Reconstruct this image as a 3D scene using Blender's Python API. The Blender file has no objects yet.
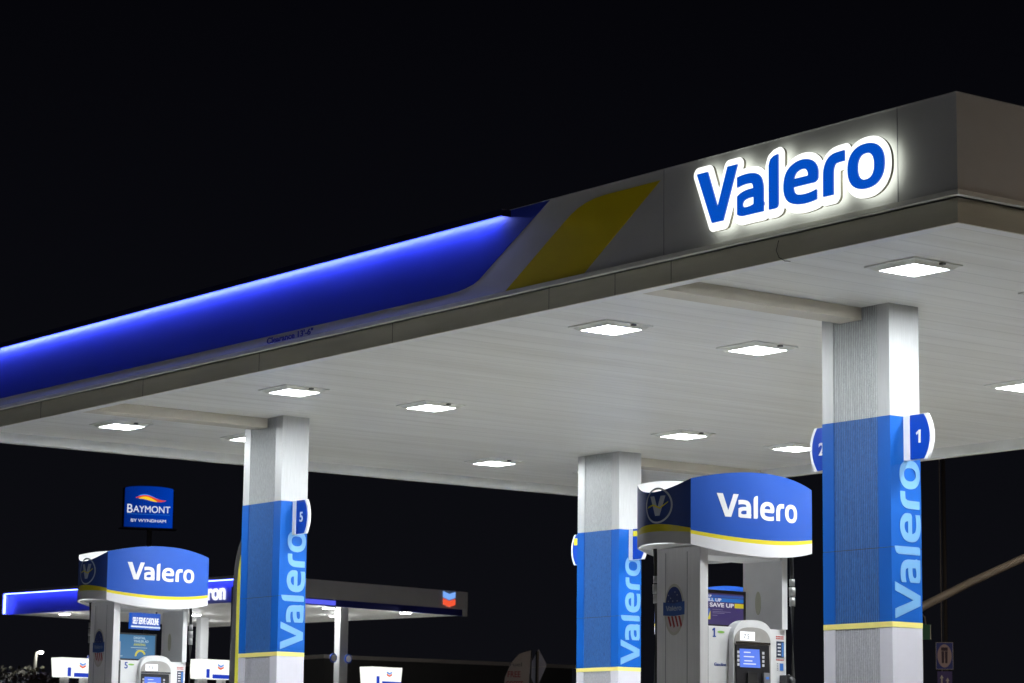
import bpy, bmesh, math, random
import numpy as np
from mathutils import Matrix, Vector
from mathutils.bvhtree import BVHTree
R = math.radians
rnd = random.Random(7)
sc = bpy.context.scene
COL = sc.collection

# ------------------------------------------------------------------ camera
camd = bpy.data.cameras.new('camera')
cam = bpy.data.objects.new('camera', camd)
COL.objects.link(cam)
camd.sensor_width = 36.0
camd.lens = 2686.88 / 1024 * 36.0
camd.clip_start = 0.1
camd.clip_end = 3000
cam.matrix_world = Matrix((
    (0.6033947811, 0.1217766664, 0.7880895772, 13.44639),
    (0.7973589741, -0.1064481792, -0.5940433078, -14.21995),
    (0.0115500868, 0.9868329284, -0.1613299936, 0.4),
    (0, 0, 0, 1)))
camd.dof.use_dof = True
camd.dof.focus_distance = 23.0
camd.dof.aperture_fstop = 9.0
sc.camera = cam

# ------------------------------------------------------------------ night sky
world = bpy.data.worlds.new('World')
sc.world = world
world.use_nodes = True
nt = world.node_tree
bg = nt.nodes['Background']
tc = nt.nodes.new('ShaderNodeTexCoord')
sep = nt.nodes.new('ShaderNodeSeparateXYZ')
rp = nt.nodes.new('ShaderNodeValToRGB')
rp.color_ramp.elements[0].position = 0.0
rp.color_ramp.elements[0].color = (0.0046, 0.0047, 0.0066, 1)
rp.color_ramp.elements[1].position = 0.30
rp.color_ramp.elements[1].color = (0.0013, 0.0013, 0.0024, 1)
e = rp.color_ramp.elements.new(0.12)
e.color = (0.0032, 0.0034, 0.0050, 1)
nt.links.new(tc.outputs['Generated'], sep.inputs[0])
nt.links.new(sep.outputs['Z'], rp.inputs[0])
nt.links.new(rp.outputs[0], bg.inputs[0])
bg.inputs[1].default_value = 1.0

sc.view_settings.view_transform = 'Standard'
sc.view_settings.look = 'None'
sc.view_settings.exposure = 0.0
sc.view_settings.gamma = 1.0
sc.render.engine = 'CYCLES'
try:
    sc.cycles.max_bounces = 8
    sc.cycles.diffuse_bounces = 6
    sc.cycles.use_denoising = True
    sc.cycles.sample_clamp_indirect = 10
except Exception:
    pass
LENS_EMIT = 245.0
try:
    sc.cycles.filter_width = 1.5
    sc.cycles.sample_clamp_direct = 36
except Exception:
    pass

# ------------------------------------------------------------------ materials
MATS = {}
def mat(name, col, rough=0.5, metal=0.0, emit=None, estr=0.0, var=0.0, vscale=3.0, stretch=(1, 1, 1), bump=None, coat=0.0, spec=0.5, rib_shade=0.0):
    """bump: list of (kind, scale, strength, axis)"""
    if name in MATS:
        return MATS[name]
    m = bpy.data.materials.new(name)
    m.use_nodes = True
    t = m.node_tree
    b = t.nodes['Principled BSDF']
    b.inputs['Base Color'].default_value = (*col, 1)
    b.inputs['Roughness'].default_value = rough
    b.inputs['Metallic'].default_value = metal
    b.inputs['Coat Weight'].default_value = coat
    b.inputs['Specular IOR Level'].default_value = spec
    if emit:
        b.inputs['Emission Color'].default_value = (*emit, 1)
        b.inputs['Emission Strength'].default_value = estr
    tcn = None
    if var or bump:
        tcn = t.nodes.new('ShaderNodeTexCoord')
    if var:
        mp = t.nodes.new('ShaderNodeMapping')
        mp.inputs['Scale'].default_value = stretch
        n = t.nodes.new('ShaderNodeTexNoise')
        n.inputs['Scale'].default_value = vscale
        n.inputs['Detail'].default_value = 6
        n.inputs['Roughness'].default_value = 0.6
        t.links.new(tcn.outputs['Object'], mp.inputs[0])
        t.links.new(mp.outputs[0], n.inputs['Vector'])
        r = t.nodes.new('ShaderNodeValToRGB')
        r.color_ramp.elements[0].position = 0.3
        r.color_ramp.elements[1].position = 0.7
        r.color_ramp.elements[0].color = (*[c * (1 - var) for c in col], 1)
        r.color_ramp.elements[1].color = (*[min(1, c * (1 + var * 0.6)) for c in col], 1)
        t.links.new(n.outputs['Fac'], r.inputs[0])
        t.links.new(r.outputs[0], b.inputs['Base Color'])
        if rib_shade:  # groove shade and ridge highlights painted into the base colour
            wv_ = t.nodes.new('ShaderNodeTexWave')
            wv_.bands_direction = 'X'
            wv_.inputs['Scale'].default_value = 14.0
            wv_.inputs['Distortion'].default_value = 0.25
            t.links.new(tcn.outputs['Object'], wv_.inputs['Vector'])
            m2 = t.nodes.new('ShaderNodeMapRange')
            m2.inputs['To Min'].default_value = 1 - rib_shade
            m2.inputs['To Max'].default_value = 1 + rib_shade * 0.6
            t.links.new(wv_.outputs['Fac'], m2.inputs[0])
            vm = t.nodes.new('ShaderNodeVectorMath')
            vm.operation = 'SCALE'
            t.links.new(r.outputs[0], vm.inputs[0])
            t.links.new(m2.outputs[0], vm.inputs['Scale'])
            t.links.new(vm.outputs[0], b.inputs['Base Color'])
        mr = t.nodes.new('ShaderNodeMapRange')
        mr.inputs['To Min'].default_value = max(0.03, rough - 0.08)
        mr.inputs['To Max'].default_value = min(1, rough + 0.1)
        t.links.new(n.outputs['Fac'], mr.inputs[0])
        t.links.new(mr.outputs[0], b.inputs['Roughness'])
    if bump:
        prev = None
        for kind, scale, strength, axis in bump:
            bn = t.nodes.new('ShaderNodeBump')
            bn.inputs['Strength'].default_value = strength
            bn.inputs['Distance'].default_value = 0.01
            if kind == 'wave':
                w = t.nodes.new('ShaderNodeTexWave')
                w.bands_direction = axis
                w.wave_profile = 'SIN'
                w.inputs['Scale'].default_value = scale
                w.inputs['Distortion'].default_value = 0.0
                t.links.new(tcn.outputs['Object'], w.inputs['Vector'])
                t.links.new(w.outputs['Fac'], bn.inputs['Height'])
            else:
                mp = t.nodes.new('ShaderNodeMapping')
                mp.inputs['Scale'].default_value = axis
                w = t.nodes.new('ShaderNodeTexNoise')
                w.inputs['Scale'].default_value = scale
                w.inputs['Detail'].default_value = 5
                t.links.new(tcn.outputs['Object'], mp.inputs[0])
                t.links.new(mp.outputs[0], w.inputs['Vector'])
                t.links.new(w.outputs['Fac'], bn.inputs['Height'])
            if prev:
                t.links.new(prev.outputs[0], bn.inputs['Normal'])
            prev = bn
        t.links.new(prev.outputs[0], b.inputs['Normal'])
    MATS[name] = m
    return m

def emis(name, col, s):
    return mat(name, (0.02, 0.02, 0.02), 0.5, emit=col, estr=s)

M_fascia = mat('white_fascia_paint', (0.60, 0.60, 0.61), 0.42, var=0.06, vscale=1.5, stretch=(1, 1, 2), bump=[('noise', 0.7, 0.12, (1, 1, 1))])
M_fblue = mat('blue_fascia_paint', (0.018, 0.042, 0.44), 0.42, var=0.05, vscale=1.2, bump=[('noise', 0.8, 0.12, (1, 1, 1))])
M_fyel = mat('yellow_fascia_paint', (0.74, 0.58, 0.010), 0.40, var=0.05, vscale=1.5)
M_trim = mat('pale_trim_metal', (0.86, 0.86, 0.80), 0.4, var=0.08, vscale=4)
M_gutter = mat('olive_gutter_paint', (0.60, 0.58, 0.48), 0.45, var=0.15, vscale=1.6, stretch=(0.4, 0.4, 3))
M_ceil = None
M_dark = mat('dark_joint', (0.05, 0.05, 0.05), 0.7)
M_silver = mat('brushed_silver_metal', (0.45, 0.46, 0.47), 0.45, 0.15, var=0.10, vscale=18, stretch=(6, 6, 0.25))
M_ribs = mat('ribbed_silver_metal', (0.42, 0.44, 0.45), 0.45, 0.15, rib_shade=0.30, var=0.26, vscale=60, stretch=(2.2, 1, 0.3),
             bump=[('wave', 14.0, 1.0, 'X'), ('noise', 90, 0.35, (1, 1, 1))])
M_cblue = mat('blue_column_wrap', (0.004, 0.088, 0.40), 0.42, var=0.04, vscale=2, spec=0.25)
M_cblue_r = mat('ribbed_blue_wrap', (0.036, 0.128, 0.39), 0.45, spec=0.2, rib_shade=0.34, var=0.42, vscale=70, stretch=(2.2, 1, 0.3),
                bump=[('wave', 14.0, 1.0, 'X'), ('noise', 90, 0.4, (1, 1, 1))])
M_cyel = mat('pale_yellow_stripe', (0.80, 0.72, 0.22), 0.4)
M_clow = mat('pale_grey_wrap', (0.60, 0.59, 0.66), 0.4, var=0.06, vscale=2, coat=0.1)
M_clow_r = mat('ribbed_grey_wrap', (0.50, 0.50, 0.55), 0.4, rib_shade=0.22, var=0.20, vscale=60, stretch=(1, 1, 0.5),
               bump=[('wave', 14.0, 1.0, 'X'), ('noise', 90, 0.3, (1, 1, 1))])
M_cletter = mat('pale_blue_lettering', (0.15, 0.34, 0.60), 0.35)
M_flagblue = mat('flag_sign_blue', (0.004, 0.050, 0.42), 0.3)
M_white = mat('white_plastic', (0.82, 0.82, 0.83), 0.35, var=0.04, vscale=6)
M_whitep = mat('white_paint_plain', (0.80, 0.80, 0.80), 0.4)
M_tblue = mat('topper_blue', (0.018, 0.088, 0.44), 0.40, spec=0.4, var=0.03, vscale=3)
M_tblue_shade = mat('topper_blue_shade', (0.010, 0.040, 0.20), 0.45)  # topper blue with the shade of the end panels painted in
M_tyel = mat('topper_yellow', (0.76, 0.64, 0.02), 0.5)
M_twhite = mat('topper_white', (0.76, 0.75, 0.78), 0.5)
M_lw = mat('topper_letter_white', (0.86, 0.86, 0.88), 0.5)
M_twhite_shade = mat('topper_white_shade', (0.46, 0.46, 0.47), 0.35)  # topper white darkened, end panel shade put into the colour
M_post = mat('pump_post_metal', (0.72, 0.71, 0.72), 0.45, 0.0, var=0.07, vscale=10, stretch=(4, 4, 0.2))
M_head = mat('pump_grey_plastic', (0.40, 0.385, 0.37), 0.35, var=0.06, vscale=8)
M_black = mat('black_plastic', (0.018, 0.018, 0.022), 0.35)
M_rubber = mat('black_rubber', (0.015, 0.015, 0.015), 0.45)
M_chrome = mat('chrome', (0.6, 0.6, 0.6), 0.2, 1.0)
M_red = mat('red_print', (0.55, 0.03, 0.03), 0.4)
M_navyprint = mat('navy_print', (0.02, 0.06, 0.32), 0.4)
M_greyprint = mat('grey_print', (0.25, 0.25, 0.28), 0.4)
M_greenprint = mat('green_print', (0.30, 0.60, 0.12), 0.4)
M_disp = emis('lit_display', (0.95, 0.97, 1.0), 1.3)
M_dispink = emis('lit_display_digits', (0.10, 0.11, 0.13), 1.0)
M_screen = emis('blue_screen', (0.10, 0.22, 0.92), 0.95)
M_screenw = emis('screen_text', (0.75, 0.82, 1.0), 1.0)
M_key = emis('lit_keys', (0.85, 0.88, 0.95), 0.6)
M_lens = emis('led_lens', (0.94, 0.985, 1.0), LENS_EMIT)
M_house = mat('lamp_housing', (0.72, 0.72, 0.66), 0.4)
M_ledblue = emis('blue_led_strip', (0.24, 0.30, 1.0), 74.0)
M_signwhite = emis('backlit_sign_white', (0.98, 1.0, 0.95), 1.35)
M_halo = emis('halo_led_white', (0.95, 1.0, 0.86), 2.3)
M_signblue = emis('backlit_letter_blue', (0.0, 0.075, 0.52), 1.0)
M_cream = mat('cream_sign_return', (0.85, 0.80, 0.66), 0.5)
M_concrete = mat('forecourt_concrete', (0.50, 0.49, 0.46), 0.8, var=0.18, vscale=0.9, bump=[('noise', 40, 0.2, (1, 1, 1))])
M_asphalt = mat('asphalt', (0.05, 0.05, 0.052), 0.85, var=0.3, vscale=3, bump=[('noise', 60, 0.4, (1, 1, 1))])
M_kerb = mat('island_concrete', (0.36, 0.35, 0.33), 0.8, var=0.2, vscale=4)

# ribbed white ceiling with faint grime running along the boards
def ceiling_mat():
    m = bpy.data.materials.new('white_ceiling_boards')
    m.use_nodes = True
    t = m.node_tree
    b = t.nodes['Principled BSDF']
    tcn = t.nodes.new('ShaderNodeTexCoord')
    mp = t.nodes.new('ShaderNodeMapping')
    mp.inputs['Scale'].default_value = (3.2, 0.22, 1)
    n = t.nodes.new('ShaderNodeTexNoise')
    n.inputs['Scale'].default_value = 1.3
    n.inputs['Detail'].default_value = 7
    n.inputs['Roughness'].default_value = 0.62
    t.links.new(tcn.outputs['Object'], mp.inputs[0])
    t.links.new(mp.outputs[0], n.inputs['Vector'])
    r = t.nodes.new('ShaderNodeValToRGB')
    r.color_ramp.elements[0].position = 0.28
    r.color_ramp.elements[0].color = (0.72, 0.71, 0.67, 1)
    r.color_ramp.elements[1].position = 0.62
    r.color_ramp.elements[1].color = (0.84, 0.84, 0.81, 1)
    t.links.new(n.outputs['Fac'], r.inputs[0])
    sw = t.nodes.new('ShaderNodeTexWave')
    sw.bands_direction = 'X'
    sw.wave_profile = 'SAW'
    sw.inputs['Scale'].default_value = 1.02
    t.links.new(tcn.outputs['Object'], sw.inputs['Vector'])
    sm = t.nodes.new('ShaderNodeMapRange')
    sm.inputs['From Min'].default_value = 0.0
    sm.inputs['From Max'].default_value = 0.10
    sm.inputs['To Min'].default_value = 0.80
    sm.inputs['To Max'].default_value = 1.0
    t.links.new(sw.outputs['Fac'], sm.inputs[0])
    sv_ = t.nodes.new('ShaderNodeVectorMath')
    sv_.operation = 'SCALE'
    t.links.new(r.outputs[0], sv_.inputs[0])
    t.links.new(sm.outputs[0], sv_.inputs['Scale'])
    t.links.new(sv_.outputs[0], b.inputs['Base Color'])
    b.inputs['Roughness'].default_value = 0.42
    w = t.nodes.new('ShaderNodeTexWave')
    w.bands_direction = 'X'
    w.wave_profile = 'SAW'
    w.inputs['Scale'].default_value = 1.02
    w.inputs['Distortion'].default_value = 0.0
    t.links.new(tcn.outputs['Object'], w.inputs['Vector'])
    bn = t.nodes.new('ShaderNodeBump')
    bn.inputs['Strength'].default_value = 0.45
    bn.inputs['Distance'].default_value = 0.02
    t.links.new(w.outputs['Fac'], bn.inputs['Height'])
    n2 = t.nodes.new('ShaderNodeTexNoise')
    n2.inputs['Scale'].default_value = 1.6
    mp2 = t.nodes.new('ShaderNodeMapping')
    mp2.inputs['Scale'].default_value = (2.0, 0.5, 1)
    t.links.new(tcn.outputs['Object'], mp2.inputs[0])
    t.links.new(mp2.outputs[0], n2.inputs['Vector'])
    bn2 = t.nodes.new('ShaderNodeBump')
    bn2.inputs['Strength'].default_value = 0.35
    bn2.inputs['Distance'].default_value = 0.05
    t.links.new(n2.outputs['Fac'], bn2.inputs['Height'])
    t.links.new(bn.outputs[0], bn2.inputs['Normal'])
    t.links.new(bn2.outputs[0], b.inputs['Normal'])
    return m
M_ceil = ceiling_mat()

# ------------------------------------------------------------------ helpers
def tag(o, label=None, cat=None, group=None, kind=None):
    if label: o['label'] = label
    if cat: o['category'] = cat
    if group: o['group'] = group
    if kind: o['kind'] = kind
    return o

def empty(name, loc, label, cat, group=None, rz=0.0):
    o = bpy.data.objects.new(name, None)
    COL.objects.link(o)
    o.location = loc
    o.rotation_euler = (0, 0, rz)
    o.empty_display_size = 0.2
    return tag(o, label, cat, group)

def build(name, bm, mats, parent=None, smooth=False, bevel=0.0):
    if bevel > 0:
        bmesh.ops.bevel(bm, geom=list(bm.edges), offset=bevel, segments=2, profile=0.7, affect='EDGES')
    bmesh.ops.recalc_face_normals(bm, faces=bm.faces)
    me = bpy.data.meshes.new(name)
    bm.to_mesh(me)
    bm.free()
    if not isinstance(mats, (list, tuple)):
        mats = [mats]
    for m in mats:
        me.materials.append(m)
    if smooth:
        for p in me.polygons:
            p.use_smooth = True
    o = bpy.data.objects.new(name, me)
    COL.objects.link(o)
    if parent:
        o.parent = parent
    return o

def add_box(bm, x0, x1, y0, y1, z0, z1, mi=0):
    v = [bm.verts.new(p) for p in ((x0, y0, z0), (x1, y0, z0), (x1, y1, z0), (x0, y1, z0), (x0, y0, z1), (x1, y0, z1), (x1, y1, z1), (x0, y1, z1))]
    for f in ((0, 3, 2, 1), (4, 5, 6, 7), (0, 1, 5, 4), (1, 2, 6, 5), (2, 3, 7, 6), (3, 0, 4, 7)):
        fc = bm.faces.new([v[i] for i in f])
        fc.material_index = mi
    return v

def box(name, x0, x1, y0, y1, z0, z1, m, parent=None, bevel=0.0):
    bm = bmesh.new()
    add_box(bm, x0, x1, y0, y1, z0, z1)
    return build(name, bm, m, parent, bevel=bevel)

def add_tube(bm, pts, r, n=12, caps=True, mi=0):
    """tube along a polyline; r may be a list"""
    pts = [Vector(p) for p in pts]
    rs = r if isinstance(r, (list, tuple)) else [r] * len(pts)
    rings = []
    up = Vector((0, 0, 1))
    for i, p in enumerate(pts):
        a = pts[max(0, i - 1)]; b = pts[min(len(pts) - 1, i + 1)]
        t = (b - a).normalized()
        u = t.cross(up)
        if u.length < 1e-3:
            u = t.cross(Vector((0, 1, 0)))
        u.normalize()
        w = u.cross(t).normalized()
        rings.append([bm.verts.new(p + (u * math.cos(k * 2 * math.pi / n) + w * math.sin(k * 2 * math.pi / n)) * rs[i]) for k in range(n)])
    for i in range(len(rings) - 1):
        for k in range(n):
            f = bm.faces.new((rings[i][k], rings[i][(k + 1) % n], rings[i + 1][(k + 1) % n], rings[i + 1][k]))
            f.material_index = mi
            f.smooth = True
    if caps:
        f = bm.faces.new(rings[0][::-1]); f.material_index = mi
        f = bm.faces.new(rings[-1]); f.material_index = mi

def tube(name, pts, r, m, parent=None, n=12):
    bm = bmesh.new()
    add_tube(bm, pts, r, n)
    return build(name, bm, m, parent)

def add_prism(bm, poly, fn, d0, d1, mi=0):
    """extrude polygon (u,v) between depth d0 and d1, fn(u,v,d)->xyz"""
    a = [bm.verts.new(fn(u, v, d0)) for u, v in poly]
    b = [bm.verts.new(fn(u, v, d1)) for u, v in poly]
    n = len(poly)
    for f in (bm.faces.new(a[::-1]), bm.faces.new(b)):
        f.material_index = mi
    for i in range(n):
        f = bm.faces.new((a[i], a[(i + 1) % n], b[(i + 1) % n], b[i]))
        f.material_index = mi

def prism(name, poly, fn, d0, d1, m, parent=None, bevel=0.0):
    bm = bmesh.new()
    add_prism(bm, poly, fn, d0, d1)
    return build(name, bm, m, parent, bevel=bevel)

def fXp(x):   # surface facing +X : u -> y, v -> z, depth -> +x
    return lambda u, v, d: (x + d, u, v)
def fYm(y):   # surface facing -Y : u -> x, v -> z, depth -> -y
    return lambda u, v, d: (u, y - d, v)

def rot_fn(fn, a, cu, cv):
    ca, sa = math.cos(a), math.sin(a)
    return lambda u, v, d: fn(cu + u * ca - v * sa, cv + u * sa + v * ca, d)

# ---- glyph shapes from a distance field, traced with marching squares
def d_seg(X, Y, ax, ay, bx, by, k):
    ay *= k; by *= k
    dx, dy = bx - ax, by - ay
    L = dx * dx + dy * dy
    t = np.clip(((X - ax) * dx + (Y * k - ay) * dy) / (L if L else 1), 0, 1)
    return np.hypot(X - ax - t * dx, Y * k - ay - t * dy)

def stroke(X, Y, pts, rx, ry, smooth_it=2):
    k = rx / ry
    p = [tuple(q) for q in pts]
    for _ in range(smooth_it):
        q = [p[0]]
        for a, b in zip(p[:-1], p[1:]):
            q.append((a[0] * .75 + b[0] * .25, a[1] * .75 + b[1] * .25))
            q.append((a[0] * .25 + b[0] * .75, a[1] * .25 + b[1] * .75))
        q.append(p[-1])
        p = q
    d = np.full(X.shape, 1e9)
    for a, b in zip(p[:-1], p[1:]):
        d = np.minimum(d, d_seg(X, Y, a[0], a[1], b[0], b[1], k))
    return d - rx

def poly_sdf(X, Y, poly):
    d = np.full(X.shape, 1e9)
    inside = np.zeros(X.shape, bool)
    n = len(poly)
    for i in range(n):
        ax, ay = poly[i]; bx, by = poly[(i + 1) % n]
        d = np.minimum(d, d_seg(X, Y, ax, ay, bx, by, 1))
        c = ((ay > Y) != (by > Y)) & (X < (bx - ax) * (Y - ay) / ((by - ay) or 1e-9) + ax)
        inside ^= c
    return np.where(inside, -d, d)

def word_field():
    st = 0.5
    xs = np.arange(-10, 226, st); ys = np.arange(-12, 58, st)
    X, Y = np.meshgrid(xs, ys)
    V = poly_sdf(X, Y, [(0.3, 44.2), (13.4, 44.2), (25.4, 12.6), (37.4, 44.2), (49.2, 44.2), (32.0, 0.4), (18.6, 0.4)])
    a = np.minimum(stroke(X, Y, [(47, 28.4), (54, 29.9), (63, 30.2), (71, 28.6), (73.8, 22), (73.8, 14), (73.8, -4)], 5.6, 4.1),
                   stroke(X, Y, [(74, 17.2), (62, 17.8), (53, 15.8), (49.2, 10.6), (51.3, 4.8), (58, 3.0), (67, 3.6), (75, 6.4)], 5.2, 3.6))
    a = np.maximum(a, -Y + 0.2); a = np.maximum(a, 48.8 - X)
    l = poly_sdf(X, Y, [(85.8, 0.2), (93.2, 0.2), (95.6, 1.0), (96.5, 3.4), (96.5, 44.0), (91.5, 43.2), (87.6, 41.0), (85.8, 36.5)])
    e = np.minimum(stroke(X, Y, [(143, 4.6), (134, 2.6), (122, 2.2), (112, 4.6), (107.9, 11), (108.2, 21), (112, 27.6), (121, 31.0), (131, 29.8), (135.8, 24.4), (135.6, 17.4)], 5.5, 3.8),
                   stroke(X, Y, [(107.5, 17.0), (136, 17.0)], 3.3, 3.3, 0))
    cut = (X > 139.6) & (Y < 12)
    e = np.maximum(e, np.where(Y < 12, X - 139.6, -1e3))
    r = stroke(X, Y, [(152.3, -6), (152.3, 14), (152.6, 22), (156.5, 28.2), (164, 29.2), (176, 29.2)], 5.5, 4.2)
    r = np.maximum(np.maximum(r, -Y + 0.2), X - 170.2)
    # o : superellipse ring
    def se(cx, cy, rx, ry, n):
        q = (np.abs((X - cx) / rx) ** n + np.abs((Y - cy) / ry) ** n) ** (1 / n)
        return (q - 1) * min(rx, ry)
    o = np.maximum(se(192.9, 16.6, 19.4, 17.6, 2.3), -se(192.9, 16.4, 8.9, 10.3, 2.4))
    F = V
    for g in (a, l, e, r, o):
        F = np.minimum(F, g)
    return xs, ys, F

def trace(xs, ys, F, lev=0.0, simp=0.04):
    G = F - lev
    ny, nx = G.shape
    segs = {}
    ins = G < 0
    def ip(i0, j0, i1, j1):
        a, b = G[j0, i0], G[j1, i1]
        t = a / (a - b)
        return (xs[i0] + (xs[i1] - xs[i0]) * t, ys[j0] + (ys[j1] - ys[j0]) * t)
    c = ins[:-1, :-1].astype(int) + 2 * ins[:-1, 1:] + 4 * ins[1:, 1:] + 8 * ins[1:, :-1]
    jj, ii = np.nonzero((c > 0) & (c < 15))
    T = {1: [(3, 0)], 2: [(0, 1)], 3: [(3, 1)], 4: [(1, 2)], 5: [(3, 2), (1, 0)], 6: [(0, 2)], 7: [(3, 2)], 8: [(2, 3)], 9: [(2, 0)],
         10: [(0, 3), (2, 1)], 11: [(2, 1)], 12: [(1, 3)], 13: [(1, 0)], 14: [(0, 3)]}
    pts = {}
    nxt = {}
    for j, i in zip(jj.tolist(), ii.tolist()):
        E = {0: ('h', i, j), 1: ('v', i + 1, j), 2: ('h', i, j + 1), 3: ('v', i, j)}
        for a, b in T[int(c[j, i])]:
            ka, kb = E[a], E[b]
            for k in (ka, kb):
                if k not in pts:
                    pts[k] = ip(k[1], k[2], k[1] + 1, k[2]) if k[0] == 'h' else ip(k[1], k[2], k[1], k[2] + 1)
            nxt[ka] = kb
    loops = []
    while nxt:
        s = next(iter(nxt)); k = s; L = []
        while k in nxt:
            L.append(pts[k]); k = nxt.pop(k)
        if len(L) > 8:
            loops.append(L)
    out = []
    for L in loops:   # Douglas-Peucker on the closed loop
        def dp(P):
            if len(P) < 3: return P
            a, b = np.array(P[0]), np.array(P[-1]); ab = b - a; n = np.hypot(*ab) or 1e-9
            Q = np.array(P); d = np.abs(ab[0] * (Q[:, 1] - a[1]) - ab[1] * (Q[:, 0] - a[0])) / n
            k = int(d.argmax())
            if d[k] < simp: return [P[0], P[-1]]
            return dp(P[:k + 1])[:-1] + dp(P[k:])
        h = len(L) // 2
        out.append(dp(L[:h + 1])[:-1] + dp(L[h:] + [L[0]])[:-1])
    return out

def area(L):
    return 0.5 * sum(a[0] * b[1] - b[0] * a[1] for a, b in zip(L, L[1:] + L[:1]))

XS, YS, FW = word_field()
WORD = trace(XS, YS, FW)
# backing shape: everything within 5.2 of the letters, counters filled
ins = FW <= 0
FB = FW.copy()
pts_ = np.array([p for L in WORD for a, b in zip(L, L[1:] + L[:1]) for N_ in (max(1, int(math.hypot(b[0] - a[0], b[1] - a[1]) / 0.5)),) for p in ((a[0] + (b[0] - a[0]) * k / N_, a[1] + (b[1] - a[1]) * k / N_) for k in range(N_))])
XG, YG = np.meshgrid(XS, YS)
DD = np.full(XG.shape, 1e9)
for p in pts_:
    DD = np.minimum(DD, (XG - p[0]) ** 2 + (YG - p[1]) ** 2)
DD = np.sqrt(DD); DD[ins] = -1
BACK = [L for L in trace(XS, YS, DD, 5.9, 0.04) if abs(area(L)) > 3000]
WW, WH = 212.4, 44.2

def outline_mesh(loops, su, sv, u0, v0, ext):
    cu = bpy.data.curves.new('tmp', 'CURVE')
    cu.dimensions = '2D'
    cu.fill_mode = 'BOTH'
    cu.extrude = ext / 2
    for L in loops:
        s = cu.splines.new('POLY')
        s.points.add(len(L) - 1)
        for p, (x, y) in zip(s.points, L):
            p.co = (u0 + x * su, v0 + y * sv, 0, 1)
        s.use_cyclic_u = True
    return curve_to_mesh(cu)

def curve_to_mesh(cu):
    o = bpy.data.objects.new('tmp', cu)
    COL.objects.link(o)
    bpy.context.view_layer.update()
    dg = bpy.context.evaluated_depsgraph_get()
    me = bpy.data.meshes.new_from_object(o.evaluated_get(dg))
    bpy.data.objects.remove(o)
    bpy.data.curves.remove(cu)
    return me

def mesh_obj(name, me, m, parent, fn):
    for v in me.vertices:
        v.co = fn(v.co.x, v.co.y, v.co.z)
    me.materials.clear()
    me.materials.append(m)
    me.name = name
    o = bpy.data.objects.new(name, me)
    COL.objects.link(o)
    if parent:
        o.parent = parent
    return o

def word(name, fn, u0, v0, width, height, ext, m, parent):
    """the company lettering, u0,v0 lower-left in metres"""
    me = outline_mesh(WORD, width / WW, height / WH, u0, v0, ext)
    return mesh_obj(name, me, m, parent, lambda u, v, d: fn(u, v, d + ext / 2))

def text(name, s, fn, u0, v0, height, m, parent, width=None, ext=0.003, bold=0.0, align='LEFT'):
    cu = bpy.data.curves.new('tmp', 'FONT')
    cu.body = s
    cu.size = 1.0
    cu.extrude = 0.001
    cu.offset = bold
    me = curve_to_mesh(cu)
    xs = [v.co.x for v in me.vertices]; ys = [v.co.y for v in me.vertices]
    if not xs:
        return None
    x0, x1 = min(xs), max(xs)
    sv = height / 0.72
    su = (width / (x1 - x0)) if width else sv
    w = (x1 - x0) * su
    off = {'LEFT': 0, 'CENTER': -w / 2, 'RIGHT': -w}[align]
    for v in me.vertices:
        v.co.x = u0 + off + (v.co.x - x0) * su
        v.co.y = v0 + v.co.y * sv
        v.co.z = ext if v.co.z > 0 else 0.0
    return mesh_obj(name, me, m, parent, lambda u, v, d: fn(u, v, d))

def copy_tree(o, parent=None):
    c = o.copy()
    COL.objects.link(c)
    if parent: c.parent = parent
    for ch in list(o.children):
        copy_tree(ch, c)
    return c

def ell(cx, cy, rx, ry, a0=0, a1=360, n=32):
    return [(cx + rx * math.cos(R(a0 + (a1 - a0) * k / n)), cy + ry * math.sin(R(a0 + (a1 - a0) * k / n))) for k in range(n + (0 if a1 - a0 == 360 else 1))]

# ------------------------------------------------------------------ ground
def gz(x, y):      # gentle rise towards the neighbouring lot
    d = (-x - 22) / 26
    t = min(1, max(0, d)); t = t * t * (3 - 2 * t)
    return 1.2 * t
bm = bmesh.new()
gx = [-900, -400, -200, -120] + list(range(-100, 41, 4)) + [80, 200, 600]
gy = [-600, -200, -80, -40, -20, 0, 20, 40, 60, 80, 120, 250, 500, 900]
grid = [[bm.verts.new((x, y, gz(x, y))) for y in gy] for x in gx]
for i in range(len(gx) - 1):
    for j in range(len(gy) - 1):
        bm.faces.new((grid[i][j], grid[i + 1][j], grid[i + 1][j + 1], grid[i][j + 1]))
tag(build('ground', bm, M_asphalt), kind='structure')
tag(box('forecourt_paving', -21.5, 24, -16.0, 26, -0.10, 0.012, M_concrete), kind='structure')
for yy in (2.0, 8.6):
    for xx in (-3.68, -13.68):
        bm = bmesh.new()
        y0, y1 = (0.0, 3.6) if yy < 5 else (6.99, 10.59)
        poly = [(xx + 0.62 * math.cos(a), (y0 if s < 0 else y1) + 0.62 * math.sin(a)) for s, a in
                [(-1, math.pi + math.pi * k / 10) for k in range(11)] + [(1, math.pi * k / 10) for k in range(11)]]
        add_prism(bm, poly, lambda u, v, d: (u, v, d), 0.0, 0.15)
        tag(build('pump_island', bm, M_kerb, bevel=0.012), kind='structure')

# ------------------------------------------------------------------ canopy
L, W = 17.10, 10.59
ZB, ZM, ZT, ZC = 4.50, 4.706, 5.462, 4.62
IN = 0.068
can = empty('fuel_canopy', (0, 0, 0), 'large flat petrol station canopy with blue lit edge and white underside, nearest the camera', 'canopy')
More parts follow.
